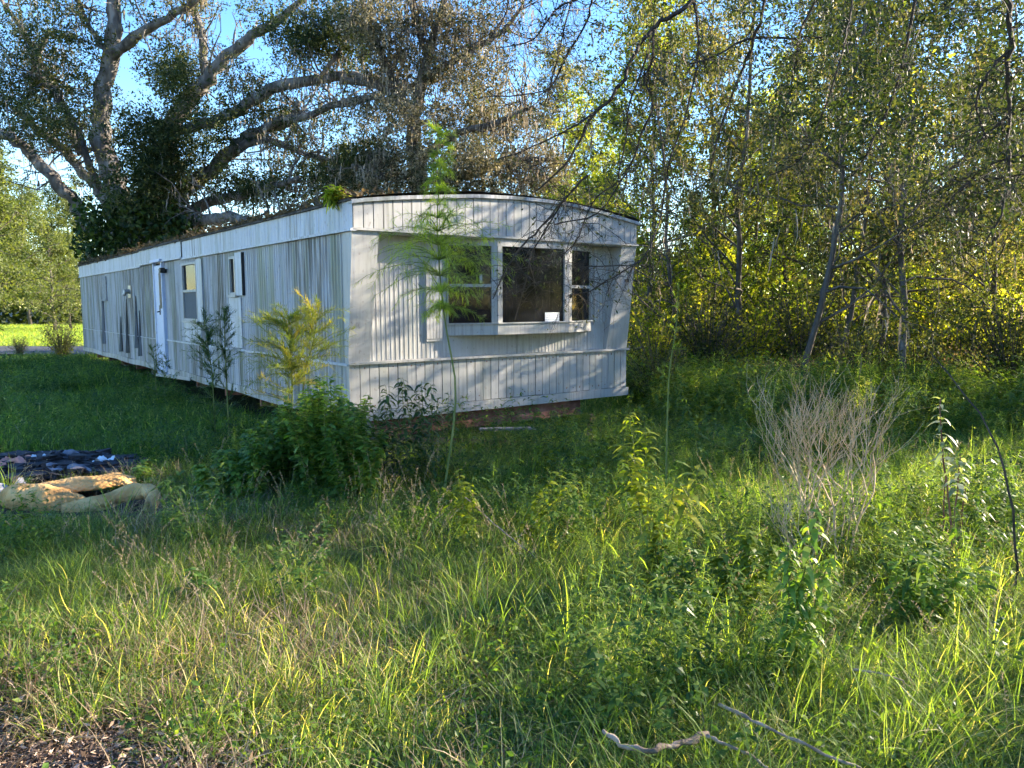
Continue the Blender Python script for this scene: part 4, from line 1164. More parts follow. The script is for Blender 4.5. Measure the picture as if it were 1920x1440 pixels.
# ------------------------------------------------------------------ feathery dog fennel
def fennel(name, pts, nbr, brL, mat, tl, label, peak=None, droop=.5, hair=.09, cat="weed", group=None, stem='stem', dens=1.0, start=.15, hw=.0035, upw=1.0):
    """pts: world points of the main stem"""
    P = np.array(pts); root = empty(name, tuple(P[0])); tb = MB(); lf = MB()
    t = np.linspace(0, len(P) - 1, 24); Q = np.stack([np.interp(t, np.arange(len(P)), P[:, k]) for k in range(3)], -1)
    for _ in range(2): Q[1:-1] = (Q[:-2] + 2 * Q[1:-1] + Q[2:]) / 4
    tb.tube(Q, np.linspace(.010, .0025, 24), 5)
    hp = []; hd = []; ht = []
    for k in range(nbr):
        f = start + (1 - start) * (k + random.random()) / nbr
        if peak is not None and random.random() < .75: f = min(.9, max(start, random.gauss(peak, .1)))
        i_ = min(22, int(f * 23)); p = Q[i_]
        a = random.random() * 6.28; d = unit(np.array([math.cos(a), math.sin(a), random.uniform(.4, 1.2) * upw])); l = brL * ((1.15 - abs(f - .55)) if peak is None else (.2 + math.exp(-((f - peak) / .13) ** 2))) * random.uniform(.5, 1.2)
        q = p.copy(); tin = random.uniform(*tl)
        pp = [q.copy()]
        for j in range(6):
            d = unit(d + np.array([0, 0, -droop * .3]) + rng.normal(size=3) * .1); q = q + d * l / 6; pp.append(q.copy())
        pp = np.array(pp); tb.tube(pp, np.linspace(.0035, .001, 7), 3, cap=False)
        n = int(60 * dens)
        s = rng.random(n) * 5.99; i2 = s.astype(int); h0 = pp[i2] + (pp[i2 + 1] - pp[i2]) * (s - i2)[:, None]
        hp.append(h0); hd.append(unit(unit(pp[i2 + 1] - pp[i2]) + rvec(n) * .8 + [0, 0, .15])); ht.append(np.clip(tin + rng.normal(size=n) * .08, 0, 1))
    hp = np.concatenate(hp); hd = np.concatenate(hd); ht = np.concatenate(ht)
    add_long_leaves(lf, hp, hd, hair * rng.uniform(.4, 1.2, len(hp)), hw * 1.5, ht, .15, 2)
    rel(tb.obj("stem", M[stem], root), root); rel(lf.obj("foliage", M[mat], root), root)
    tag(root, label, cat, group)
    return root


y0 = 6.6
fennel("feathery_weed", [GR(868, 830) * [1, 0, 0] + [0, 6.35, 0] + [.02, 0, 0], W(862, 740, 6.4), W(842, 650, 6.5), W(828, 560, 6.6), W(822, 470, 6.6), W(818, 400, 6.6), W(826, 330, 6.6), W(828, 262, 6.6), W(815, 240, 6.6)],
       140, .6, 'fennel', (.5, 1), "tall thin feathery weed arching up in front of the bay window", peak=.5, droop=.7, hair=.085, start=.36, dens=1.5, hw=.0024)
fennel("feathery_weed", [[gp(540, 7.4), 7.4, 0], W(548, 720, 7.4), W(545, 660, 7.4), W(540, 590, 7.4)], 85, .52, 'fennel_old', (.0, .75), "bushy feathery weed with yellow-orange stems in front of the long wall", droop=.3, hair=.09, dens=1.6, start=.25, hw=.0035)
fennel("feathery_weed", [[gp(552, 7.5), 7.5, 0], W(570, 700, 7.5), W(588, 640, 7.5), W(598, 575, 7.5)], 44, .4, 'fennel_old', (.2, .8), "slighter yellow feathery weed leaning right beside the bushy one", droop=.3, hair=.09, dens=1.3, start=.3)
fennel("feathery_weed", [[gp(398, 9.6), 9.6, 0], W(398, 700, 9.6), W(390, 650, 9.6), W(383, 600, 9.6)], 60, .30, 'dark_weed', (.1, .9), "dark green feathery weed left of its grey neighbour, under the side window", droop=.2, hair=.09, dens=1.2, start=.03)
fennel("feathery_weed", [[gp(424, 9.4), 9.4, 0], W(424, 700, 9.4), W(421, 640, 9.4), W(420, 575, 9.4)], 46, .24, 'dark_weed', (0, .5), "thin grey-green upright feathery weed below the small side window", droop=.1, hair=.08, dens=1.0, start=.03)
fennel("feathery_weed", [[gp(1255, 6.4), 6.4, 0], W(1250, 830, 6.4), W(1254, 700, 6.4), W(1270, 600, 6.4), W(1272, 530, 6.4)], 12, .12, 'fennel', (.3, .7), "single pale upright grass-like stalk right of the home", droop=.1, hair=.05, dens=.5, start=.5)
fennel("feathery_weed", [[gp(290, 13), 13, 0], W(290, 690, 13), W(285, 650, 13)], 16, .25, 'dark_weed', (.1, .6), "small feathery weed left of the side door", droop=.1, hair=.09)
fennel("feathery_weed", [[gp(305, 12.6), 12.6, 0], W(308, 705, 12.6), W(312, 672, 12.6)], 16, .25, 'dark_weed', (.1, .6), "short weed standing below the side door", droop=.1, hair=.09)


random.seed(111); rng = np.random.default_rng(111)
# ------------------------------------------------------------------ leafy weeds
def leafy(name, stems, mat, L, asp, n_leaf, tl, label, droop=.5, stem='stem', start=.2, cat="weed", group=None, r=.005, up=.5, cluster=0):
    P0 = np.array(stems[0][0]); root = empty(name, tuple(P0)); tb = MB(); lf = MB()
    for s_ in stems:
        P = np.array(s_); t = np.linspace(0, len(P) - 1, 16); Q = np.stack([np.interp(t, np.arange(len(P)), P[:, k]) for k in range(3)], -1)
        Q += np.cumsum(rng.normal(size=Q.shape) * .004, 0)
        tb.tube(Q, np.linspace(r, r * .4, 16), 5)
        n = int(n_leaf * 1.7)
        f = start + (1 - start) * (np.arange(n) + rng.random(n)) / n
        if cluster: f = np.clip(f ** cluster, 0, 1)
        x = f * 15; i_ = np.minimum(x.astype(int), 14); p = Q[i_] + (Q[i_ + 1] - Q[i_]) * (x - i_)[:, None]
        a = np.arange(n) * 2.4 + rng.random(n) * .6
        D = unit(np.stack([np.cos(a), np.sin(a), up + rng.normal(size=n) * .25], -1))
        LL = L * rng.uniform(.7, 1.25, n) * (1.1 - .4 * f); asp_ = asp * 1.35
        add_long_leaves(lf, p, D, LL, LL * asp_, np.clip(rng.uniform(*tl, n), 0, 1), droop + rng.random(n) * .3, 4)
    rel(tb.obj("stem", M[stem], root), root); rel(lf.obj("leaves", M[mat], root), root)
    tag(root, label, cat, group)
    return root


def arch(px0, Y, px1, py1, lean=0, n=5):
    """stem from the ground at column px0, depth Y up to the pixel px1,py1"""
    b = np.array([gp(px0, Y), Y, 0.]); e = W(px1, py1, Y + lean)
    return [b + (e - b) * t + np.array([0, 0, .08 * math.sin(math.pi * t)]) for t in np.linspace(0, 1, n)]


leafy("leafy_weed", [arch(1215, 4.9, 1185, 770, .1), arch(1225, 4.9, 1205, 800), arch(1230, 4.9, 1172, 830)], 'lime_leaf', .14, .2, 22, (.0, .8), "tall leafy weed with mixed green leaves in front of the home's right corner", start=.35)
leafy("leafy_weed", [arch(1235, 4.3, 1312, 870), arch(1240, 4.3, 1270, 915), arch(1250, 4.3, 1225, 960)], 'yellow_weed', .17, .2, 15, (.25, 1), "yellowing leafy weed with long pointed leaves catching the sun", start=.35, droop=.6)
leafy("leafy_weed", [arch(1400, 3.9, 1425, 1000), arch(1380, 3.9, 1350, 1040), arch(1410, 3.9, 1400, 1010), arch(1440, 3.9, 1450, 1020)], 'yellow_weed', .11, .26, 26, (.0, .5), "sunlit lime green weed clump below the dry shrub", start=.3)
leafy("leafy_weed", [arch(1500, 3.2, 1525, 960), arch(1490, 3.2, 1470, 1030), arch(1510, 3.2, 1560, 1040), arch(1500, 3.2, 1500, 1080)], 'bush_leaf', .10, .24, 30, (.3, 1), "large drooping dark green weed in the right foreground", droop=.8, start=.2)
leafy("leafy_weed", [arch(1720 + k * 12, 3.7, 1680 + k * 22, 1060 + (k % 3) * 35) for k in range(7)], 'bush_leaf', .07, .42, 26, (.1, .9), "bushy dark glossy weed near the right edge of the photo", start=.2, droop=.3)
leafy("leafy_weed", [arch(1815, 4.4, 1765, 740, .1), arch(1800, 4.4, 1795, 860)], 'pale_leaf', .11, .28, 14, (.2, 1), "red-stemmed weed with a tuft of pale grey-white leaves", stem='stem_red', start=.62, droop=.7, r=.008)
leafy("leafy_weed", [arch(1790 + k * 14, 4.5, 1780 + k * 16, 900 + (k % 2) * 60) for k in range(3)], 'wood_leaf', .05, .3, 8, (.2, 1), "sparse reddish upright stalks beside the pale-leaved weed", stem='stem_red', start=.5, r=.007)
leafy("arching_stem", [[np.array([gp(1905, 4.0), 4.0, 0]), W(1912, 1100, 4.0), W(1903, 960, 4.0), W(1880, 860, 4.05), W(1840, 780, 4.1), W(1790, 720, 4.2), W(1745, 660, 4.3)]], 'dark_weed', .04, .3, 6, (.2, .8), "long dark bare stem arching leftward at the right edge", stem='twig', r=.008)
# dark willowy weeds in front of the skirt
leafy("willowy_weed", [arch(735 + k * 11, 7.0 + random.uniform(-.2, .2), 700 + k * 15 + random.uniform(-12, 12), 690 + random.uniform(0, 70)) for k in range(8)], 'dark_weed', .13, .2, 34, (0, .7), "dark narrow-leaved weed clump silhouetted against the white skirt below the bay window", droop=.6, start=.15)
leafy("willowy_weed", [arch(790 + k * 14, 7.3, 790 + k * 16, 735 + random.uniform(0, 50)) for k in range(5)], 'dark_weed', .09, .2, 26, (.1, .8), "lighter narrow-leaved weeds right of the dark clump along the rusty frame", droop=.6, start=.15)
# green bushes at the corner
for (px, Y, hw, top, ns, lb, tl) in ((610, 6.9, 85, 695, 62, "dense bright green bush at the near corner of the home", (.1, 1)), (530, 7.2, 80, 755, 56, "lower dark green bush left of the corner bush", (0, .6)),
                                      (460, 6.9, 60, 800, 40, "low green bush at the left end of the bush row", (.1, .8)), (385, 6.6, 35, 850, 12, "small yellow-green bush alone in the shaded grass", (.4, 1)),
                                      (265, 7.5, 22, 855, 8, "tiny green bush above the tan foam pad", (.4, 1)), (655, 6.6, 65, 745, 40, "leafy bush spilling under the home's corner", (0, .8))):
    st = []
    for k in range(ns):
        dx = random.uniform(-hw, hw); yy = Y + random.uniform(-.45, .45)
        st.append(arch(px + dx * .45, yy, px + dx, top + abs(dx) / hw * 50 + random.uniform(0, 60)))
    leafy("green_bush", st, 'bush_leaf', .095, .36, 40, tl, lb, droop=.35, start=.1, cat="bush")
for (px, Y, px1, py1, lb) in ((1165, 7.6, 1180, 735, "broad-leaved weed at the home's lower right corner"), (1120, 7.2, 1135, 770, "short weed in front of the rusty drawbar"), (1010, 7.0, 1030, 800, "low round-leaved weed in front of the loose board"),
                              (1240, 7.0, 1200, 760, "leaning weed just right of the home's lower corner"), (960, 5.0, 1050, 880, "wispy grey-green weed in the middle of the clearing"), (880, 5.2, 860, 880, "wispy weed with drooping tips below the feathery stalk"),
                              (365, 4.3, 365, 1080, "small bright broad-leaved plant in the shaded grass at left")):
    leafy("leafy_weed", [arch(px, Y, px1, py1), arch(px + 8, Y, px1 + 25, py1 + 25), arch(px - 8, Y, px1 - 25, py1 + 30), arch(px, Y + .1, px1 + 5, py1 + 35)], 'lime_leaf' if px != 365 else 'bush_leaf', .09, .32, 18, (.1, .7), lb, start=.2)

random.seed(112); rng = np.random.default_rng(112)
# ------------------------------------------------------------------ dry shrub
ds = empty("dry_shrub", (gp(1585, 4.7), 4.7, 0)); tag(ds, "pale brown leafless shrub fanning upward at centre right", "dead shrub")
tb = MB()


def dry_branch(p, d, l, r, lv):
    n = 5; pts = [p.copy()]
    for _ in range(n):
        d = unit(d + rng.normal(size=3) * .17 + np.array([0, 0, .13])); p = p + d * l / n; pts.append(p.copy())
    tb.tube(np.array(pts), np.linspace(r, r * .55, n + 1), 4 if lv > 2 else 3, cap=False)
    if lv == 0: return
    for k in range(2 if lv > 3 else 3):
        j = random.randint(2, n) if k else n
        dry_branch(pts[j], unit(d + rvec(1)[0] * np.array([.62, .5, .3])), l * random.uniform(.62, .88), r * .62, lv - 1)


for k in range(9):
    a = -1 + 2 * k / 8
    dry_branch(np.array([gp(1590, 4.7) + a * .05, 4.7 + random.uniform(-.1, .1), 0]), unit(np.array([a * .36 - .10, random.uniform(-.3, .3), 1])), .46, .009, 4)
rel(tb.obj("branches", M['drytwig'], ds), ds)
# second small dry stalks
ds2 = empty("dry_shrub", (gp(1480, 4.5), 4.5, 0)); tag(ds2, "smaller dry branching stalk left of the pale leafless shrub", "dead shrub")
tb = MB()
for k in range(3): dry_branch(np.array([gp(1560, 4.4), 4.4, 0.02 * k]), unit(np.array([-.75 + .15 * k, 0, 1])), .30, .006, 3)
rel(tb.obj("branches", M['drytwig'], ds2), ds2)

random.seed(113); rng = np.random.default_rng(113)
# ------------------------------------------------------------------ fallen sticks
def stick(pix, r, label, z=.05, name="fallen_stick"):
    P = []
    for (px, py, dz) in pix: P.append(GR(px, py, z + dz))
    P = np.array(P); t = np.linspace(0, len(P) - 1, 20); Q = np.stack([np.interp(t, np.arange(len(P)), P[:, k]) for k in range(3)], -1) + rng.normal(size=(20, 3)) * r * .25
    root = Q[0].copy(); m = MB(); m.tube(Q - root, r * (1 + .2 * rng.normal(size=20)) * np.linspace(1, .55, 20), 7)
    o = m.obj(name, M['stick'], smooth=True); o.location = root; tag(o, label, "stick")


stick([(1325, 1378, .10), (1270, 1395, .10), (1225, 1407, .12), (1170, 1400, .10), (1130, 1370, .13)], .012, "thick pale crooked fallen branch in the bottom foreground grass", .13)
stick([(1325, 1380, .12), (1400, 1412, .10), (1440, 1440, .05)], .007, "thin fallen branch continuing right from the thick crooked one", .13)
stick([(1350, 1320, .12), (1450, 1370, .14), (1560, 1420, .14), (1640, 1450, .1)], .0065, "straight dark fallen stick crossing the bottom right foreground", .12)
stick([(1600, 1255, .16), (1650, 1262, .18), (1690, 1275, .17), (1720, 1300, .1)], .005, "thin curved twig in the shaded grass at lower right", .1)
stick([(870, 930, .25), (930, 985, .2), (985, 1030, .12), (1010, 1050, .05)], .004, "leaning dry stalk in the middle of the clearing", .1)

# board and rubbish under the home
mb = MB(); mb.box((0, 0, 0), (.62, .12, .02)); o = mb.obj("loose_board", M['board']); o.location = tuple(W(902, 808, 8.3)); o.rotation_euler = (0, .02, .25)
tag(o, "weathered loose board lying in front of the rusty frame", "board")

random.seed(114); rng = np.random.default_rng(114)
# ------------------------------------------------------------------ burnt rubbish heap and foam pad
bp0 = GR(110, 893)
mb = MB()
for k in range(420):
    a = random.random() * 6.28; rr = random.random() ** .6
    x = bp0[0] - .4 + math.cos(a) * rr * 1.15; y = bp0[1] + .2 + math.sin(a) * rr * .6; z = .03 + .10 * (1 - rr) + random.uniform(-.02, .04)
    sx, sy, sz = random.uniform(.03, .14), random.uniform(.02, .09), random.uniform(.01, .05)
    c = rng.normal(size=(8, 3)) * .3 + np.array([(-1, -1, -1), (1, -1, -1), (1, 1, -1), (-1, 1, -1), (-1, -1, 1), (1, -1, 1), (1, 1, 1), (-1, 1, 1)])
    th = random.random() * 3.14; cs, sn = math.cos(th), math.sin(th)
    c = c * [sx, sy, sz]; c = np.stack([c[:, 0] * cs - c[:, 1] * sn, c[:, 0] * sn + c[:, 1] * cs, c[:, 2]], -1) + [x, y, z]
    mb.hexa(c)
heap = mb.obj("rubbish_heap", M['char']); tag(heap, "black charred rubbish heap beside the foam pad", "rubbish heap", kind='stuff')


def sheet(name, C, size, mat, label, cat, rot=0, crumple=.25, n=9):
    t = np.linspace(-.5, .5, n); X, Y_ = np.meshgrid(t, t)
    ph = rng.random(6) * 6
    Z = crumple * (np.sin(X * 9 + ph[0]) * .3 + np.sin(Y_ * 8 + ph[1]) * .3 + np.sin((X + Y_) * 13 + ph[2]) * .2) + rng.normal(size=X.shape) * crumple * .08
    X = X + np.sin(Y_ * 6 + ph[3]) * .12; Y_ = Y_ + np.sin(X * 7 + ph[4]) * .12
    V = np.stack([X * size[0], Y_ * size[1], Z * min(size[:2]) + size[2]], -1).reshape(-1, 3)
    V2 = V - [0, 0, .006]
    ii = (np.arange(n - 1)[:, None] * n + np.arange(n - 1)[None]).ravel(); q = np.stack([ii, ii + 1, ii + n + 1, ii + n], -1)
    m = MB(); m.add(V, q); m.add(V2, q[:, ::-1]); o = m.obj(name, M[mat], smooth=True); o.location = C; o.rotation_euler = (R(12), 0, rot)
    tag(o, label, cat); return o


sheet("foam_chunk", GR(32, 892), (.26, .22, .16), 'pinkfoam', "crumpled salmon pink scrap on the charred heap", "scrap", .3, .35, 15)
sheet("plastic_scrap", GR(75, 888), (.13, .18, .15), 'white_plastic', "curled white plastic scrap in the middle of the charred heap", "scrap", .8, .6)
sheet("plastic_scrap", GR(196, 884), (.18, .10, .12), 'white_plastic', "white scrap at the right end of the charred heap", "scrap", .2, .6)
sheet("cloth_scrap", GR(130, 900), (.35, .12, .12), 'grey_scrap', "grey-lilac strip of cloth across the front of the heap", "scrap", .1, .6)
sheet("cloth_scrap", GR(10, 935), (.25, .25, .08), 'grey_scrap', "flat grey scrap at the left edge beside the foam pad", "scrap", .4, .4)
sheet("cloth_scrap", GR(110, 880), (.5, .2, .13), 'grey_scrap', "dull grey rag lying at the back of the heap", "scrap", 0, .5)
# foam pad: a thick sheet rolled over on itself, with an egg-crate surface
fp = empty("foam_pad", tuple(GR(150, 950)[:2]) + (0,)); tag(fp, "crumpled tan egg-crate foam mattress pad lying folded in the grass", "mattress pad")


def foam_roll(axis, prof_w, prof_h, name, turns=.62, bump=.02, n_s=72, n_t=34, a0=-.4):
    A = np.array(axis); t = np.linspace(0, len(A) - 1, n_s); C = np.stack([np.interp(t, np.arange(len(A)), A[:, k]) for k in range(3)], -1)
    wv = np.interp(t, np.arange(len(prof_w)) * (len(A) - 1) / (len(prof_w) - 1), prof_w); hv = np.interp(t, np.arange(len(prof_h)) * (len(A) - 1) / (len(prof_h) - 1), prof_h)
    T = unit(np.gradient(C, axis=0)); S = unit(np.cross(T, [0, 0, 1.]))
    th = a0 + np.linspace(0, turns * 2 * np.pi, n_t)
    m = MB(); V = np.zeros((2, n_s, n_t, 3))
    ss = np.arange(n_s)[:, None]; tt = np.arange(n_t)[None]
    bmp = bump * (np.sin(ss * 1.25) * np.sin(tt * 1.6)) + .004 * np.sin(ss * .33 + tt * .25)
    wrn = .008 * np.sin(ss * .21) * np.sin(tt * .5 + 1)
    for k, off in ((0, 0), (1, -.035)):
        rw = wv[:, None] + bmp + wrn + off; rh = hv[:, None] + bmp + wrn + off
        V[k] = C[:, None] + S[:, None] * (np.cos(th)[None, :, None] * rw[..., None]) + np.array([0, 0, 1.]) * (np.sin(th)[None, :, None] * rh[..., None])
    ii = (np.arange(n_s - 1)[:, None] * n_t + np.arange(n_t - 1)[None]).ravel(); q = np.stack([ii, ii + n_t, ii + n_t + 1, ii + 1], -1)
    v = V.reshape(-1, 3); n = n_s * n_t
    m.add(v, np.vstack([q, q[:, ::-1] + n]))
    # rims
    r0 = np.arange(n_s - 1) * n_t; rim = np.stack([r0, r0 + n, r0 + n_t + n, r0 + n_t], -1); r1 = r0 + n_t - 1; rim2 = np.stack([r1 + n_t, r1 + n_t + n, r1 + n, r1], -1)
    c0 = np.arange(n_t - 1); e0 = np.stack([c0 + 1, c0 + 1 + n, c0 + n, c0], -1); c1 = c0 + (n_s - 1) * n_t; e1 = np.stack([c1, c1 + n, c1 + 1 + n, c1 + 1], -1)
    m.q.append(np.vstack([rim, rim2, e0, e1]))
    return rel(m.obj(name, M['foam'], fp, True), fp)


foam_roll([GR(60, 925, .05), GR(110, 918, .06), GR(170, 910, .08), GR(225, 903, .09), GR(255, 906, .06)], [.15, .17, .17, .15, .09], [.07, .08, .08, .07, .05], "back_sheet", .56, .010, a0=-.15)
foam_roll([GR(22, 932, .08), GR(45, 934, .10), GR(90, 937, .10), GR(130, 941, .07), GR(158, 945, .03)], [.10, .13, .14, .13, .10], [.10, .125, .12, .10, .06], "folded_end", .82, .004, a0=-.7)
foam_roll([GR(118, 955, .04), GR(165, 948, .06), GR(210, 935, .09), GR(250, 922, .12), GR(276, 921, .12), (GR(288, 932, .09)), GR(280, 950, .04)], [.05, .065, .07, .075, .07, .06, .05], [.05, .06, .065, .07, .065, .06, .05], "rolled_edge", .97, .003, a0=-.9)
# dark object at the right edge
sheet("black_bag", GR(1895, 905) + np.array([0, 0, .05]), (.18, .16, .12), 'black', "small black crumpled object in the grass at the right edge", "bag", .3, .8)

# fern on the roof corner
fm = MB(); c = TP(-.05, .15, 2.40); n = 260
C = c + rvec(n) * (rng.random((n, 1)) ** .5) * np.array([.12, .12, .10]) + [0, 0, .03]
add_long_leaves(fm, C, rvec(n) + [0, 0, .3], rng.uniform(.06, .14, n), rng.uniform(.02, .035, n), rng.uniform(0, 1, n), .6, 3)
fo = fm.obj("roof_fern", M['lime_leaf']); tag(fo, "small green and yellow fern tuft growing on the roof corner", "fern")
# leaf litter on the roof edge
lm = MB(); n = 5200
v_ = rng.random(n) * 17.4 - .1; u_ = rng.random(n) ** 2 * 1.4 - .06; P = np.array([TP(a, b, 0) for a, b in zip(u_, v_)]); P[:, 2] = ORG[2] + np.vectorize(eave)(u_) + .02 + rng.random(n) ** 2 * .09 * (1 + .7 * np.sin(v_ * 2.1) * np.sin(v_ * .9))
add_leaves(lm, P, rvec(n) * [1, 1, .5], rng.uniform(.04, .10, n), rng.uniform(.02, .05, n), rng.uniform(0, .5, n))
lo = lm.obj("roof_litter", M['brush_leaf']); tag(lo, "dead leaf litter and debris along the roof edge", "leaf litter", kind='stuff')


random.seed(115); rng = np.random.default_rng(115)
# ------------------------------------------------------------------ grass and ground cover (geometry nodes instances)
def clump_mesh(name, mat, *a, **k):
    m = MB()
    clump_into(m, (0, 0), *a, **k)
    return m.mesh(name, M[mat])


def patch_mesh(name, mat, rad, parts_):
    """a patch of sward: many tufts of several kinds in one mesh"""
    m = MB()
    for (cnt, args, s0, s1) in parts_:
        for _ in range(cnt):
            a = random.random() * 6.28; r = rad * math.sqrt(random.random()); k = random.uniform(s0, s1)
            args2 = list(args); args2[1] *= k
            clump_into(m, (math.cos(a) * r, math.sin(a) * r), *args2, dt=random.gauss(0, .07))
    return m.mesh(name, M[mat])


def clump_into(m, off0, nb, L, w, rad, tilt, droop, seg=5, tl=(.2, .8), dry=.08, dt=0):
    a = rng.random(nb) * 6.28; r = rad * rng.random(nb) ** .6
    P = np.stack([np.cos(a) * r + off0[0], np.sin(a) * r + off0[1], np.full(nb, -.02)], -1)
    b = a + rng.normal(size=nb) * .9; tz = np.abs(rng.normal(size=nb)) * tilt
    D = np.stack([np.cos(b) * np.sin(tz), np.sin(b) * np.sin(tz), np.cos(tz)], -1)
    tin = rng.uniform(*tl, nb) + dt; tin[rng.random(nb) < dry] = .97
    LL = L * rng.uniform(.45, 1.15, nb)
    # blades curving over sideways as well as down
    n = nb; t = np.linspace(0, 1, seg + 1)
    C = P[:, None] + D[:, None] * t[None, :, None] * LL[:, None, None]
    H = np.stack([np.cos(b), np.sin(b), np.zeros(nb)], -1)
    dr = droop * rng.uniform(.3, 1.5, nb)
    C += H[:, None] * (dr[:, None] * LL[:, None] * t[None] ** 2.0 * .8)[..., None]
    C[..., 2] -= dr[:, None] * LL[:, None] * t[None] ** 2.6 * .75
    S = unit(np.cross(D, H + rvec(nb) * .3))
    pr = (1 - t ** 2.0) * .95 + .05
    off = S[:, None] * pr[None, :, None] * (w * rng.uniform(.6, 1.2, nb))[:, None, None] * .5
    v = np.stack([C + off, C - off], 2).reshape(-1, 3)
    bb = np.arange(n)[:, None] * (2 * (seg + 1)) + (np.arange(seg) * 2)[None]
    m.add(v, np.stack([bb, bb + 1, bb + 3, bb + 2], -1).reshape(-1, 4), tint=np.repeat(tin, 2 * (seg + 1)))


def cover_mesh(name, nl, H, rad, L, mat='cover'):
    m = MB(); P = rng.normal(size=(nl, 3)) * [rad, rad, 0]; P[:, 2] = rng.random(nl) * H
    LL = L * rng.uniform(.6, 1.2, nl)
    add_leaves(m, P, rvec(nl) * [1, 1, .5] + [0, 0, .25], LL, LL * .55, rng.uniform(.1, .9, nl))
    k = nl // 5; a = P[:k] * [.4, .4, 0]
    add_long_leaves(m, a, P[:k] - a + [0, 0, .01], np.linalg.norm(P[:k] - a, axis=1), .004, .3, .0, 2)
    return m.mesh(name, M[mat])


def chip_mesh(name, n, mat='chip'):
    m = MB(); P = rng.normal(size=(n, 3)) * [.09, .09, .012] + [0, 0, .012]
    LL = rng.uniform(.008, .045, n)
    add_leaves(m, P, rvec(n) * [1, 1, .25], LL, LL * rng.uniform(.12, .4, n), rng.random(n), 0)
    return m.mesh(name, M[mat])


def stuff_scatter(name, label, cat, meshes, pts, scl, tin, tiltmax=.15, weights=None):
    n = len(pts)
    src = bpy.data.collections.new(name + "_source")
    for k, me_ in enumerate(meshes):
        o_ = bpy.data.objects.new("%s_clump" % name, me_); src.objects.link(o_)
    me_ = bpy.data.meshes.new(name); me_.vertices.add(n); me_.vertices.foreach_set("co", np.asarray(pts, np.float32).ravel())
    for nm, ty, val in (("scl", 'FLOAT', scl), ("itint", 'FLOAT', tin)):
        a = me_.attributes.new(nm, ty, 'POINT'); a.data.foreach_set("value", np.asarray(val, np.float32))
    a = me_.attributes.new("rot", 'FLOAT_VECTOR', 'POINT')
    rt = np.stack([rng.normal(size=n) * tiltmax, rng.normal(size=n) * tiltmax, rng.random(n) * 6.28], -1)
    a.data.foreach_set("vector", rt.astype(np.float32).ravel())
    a = me_.attributes.new("pick", 'INT', 'POINT'); a.data.foreach_set("value", rng.choice(len(meshes), n, p=weights).astype(np.int32))
    ob = bpy.data.objects.new(name, me_); COL.objects.link(ob)
    ng = bpy.data.node_groups.new(name + "_nodes", 'GeometryNodeTree')
    ng.interface.new_socket("Geometry", in_out='INPUT', socket_type='NodeSocketGeometry'); ng.interface.new_socket("Geometry", in_out='OUTPUT', socket_type='NodeSocketGeometry')
    gi = ng.nodes.new("NodeGroupInput"); go = ng.nodes.new("NodeGroupOutput")
    m2p = ng.nodes.new("GeometryNodeMeshToPoints"); iop = ng.nodes.new("GeometryNodeInstanceOnPoints"); ci = ng.nodes.new("GeometryNodeCollectionInfo")
    ci.inputs[0].default_value = src; ci.inputs["Separate Children"].default_value = True; ci.inputs["Reset Children"].default_value = True
    iop.inputs["Pick Instance"].default_value = True

    def at(nm, ty):
        q = ng.nodes.new("GeometryNodeInputNamedAttribute"); q.data_type = ty; q.inputs[0].default_value = nm; return q.outputs[0]
    L_ = ng.links.new
    L_(gi.outputs[0], m2p.inputs[0]); L_(m2p.outputs[0], iop.inputs["Points"]); L_(ci.outputs[0], iop.inputs["Instance"])
    L_(at("pick", 'INT'), iop.inputs["Instance Index"]); L_(at("scl", 'FLOAT'), iop.inputs["Scale"])
    e2r = ng.nodes.new("FunctionNodeEulerToRotation"); L_(at("rot", 'FLOAT_VECTOR'), e2r.inputs[0]); L_(e2r.outputs[0], iop.inputs["Rotation"])
    L_(iop.outputs[0], go.inputs[0])
    md = ob.modifiers.new("scatter", 'NODES'); md.node_group = ng
    tag(ob, label, cat, kind='stuff')
    return ob


def vnoise(x, y, f, seed=0):
    r2 = np.random.default_rng(seed); s = 0
    for k in range(5):
        a = r2.random() * 6.28; w_ = f * (1 + .5 * r2.random()); s = s + np.sin((x * math.cos(a) + y * math.sin(a)) * w_ + r2.random() * 6.28)
    return s / 5


def px_of(P):
    c, s = math.cos(PITCH), math.sin(PITCH)
    z = P[:, 2] - CAM_H; d = P[:, 1] * c - z * s; up_ = P[:, 1] * s + z * c
    return 960 + FPX * P[:, 0] / d, 720 - FPX * up_ / d


def scatter_pts(n, y0, y1, power=1.0, margin=1.12):
    """random points on the ground in the wedge the camera could see"""
    y = y0 + (y1 - y0) * rng.random(n) ** power
    x = (rng.random(n) * 2 - 1) * (.66 * y * margin + .5)
    return x, y


def under_home(x, y, m=.15):
    c, s = math.cos(YAW), math.sin(YAW); dx, dy = x - ORG[0], y - ORG[1]
    u = dx * c + dy * s; v = -dx * s + dy * c
    return (u > m) & (u < TW - m) & (v > m) & (v < TL_ - m)


def bare(x, y):
    """bare dirt at the lower left, 1 = bare"""
    P = np.stack([x, y, np.zeros_like(x)], -1); px, py = px_of(P)
    d = (py - (1335 + px * .12)) / 60 - np.maximum(0, px - 330) / 110 + vnoise(x, y, 9, 5) * 1.1
    return np.clip(d, 0, 1)


def heapm(x, y):
    e = ((x - (bp0[0] - .4)) / 1.35) ** 2 + ((y - bp0[1] - .25) / .95) ** 2
    f0 = GR(155, 948); e2 = ((x - f0[0]) / 1.0) ** 2 + ((y - f0[1] + .02) / .74) ** 2
    return (e < 1) | (e2 < 1)


def finish(x, y):
    return np.stack([x, y, hgt(x, y)], -1)


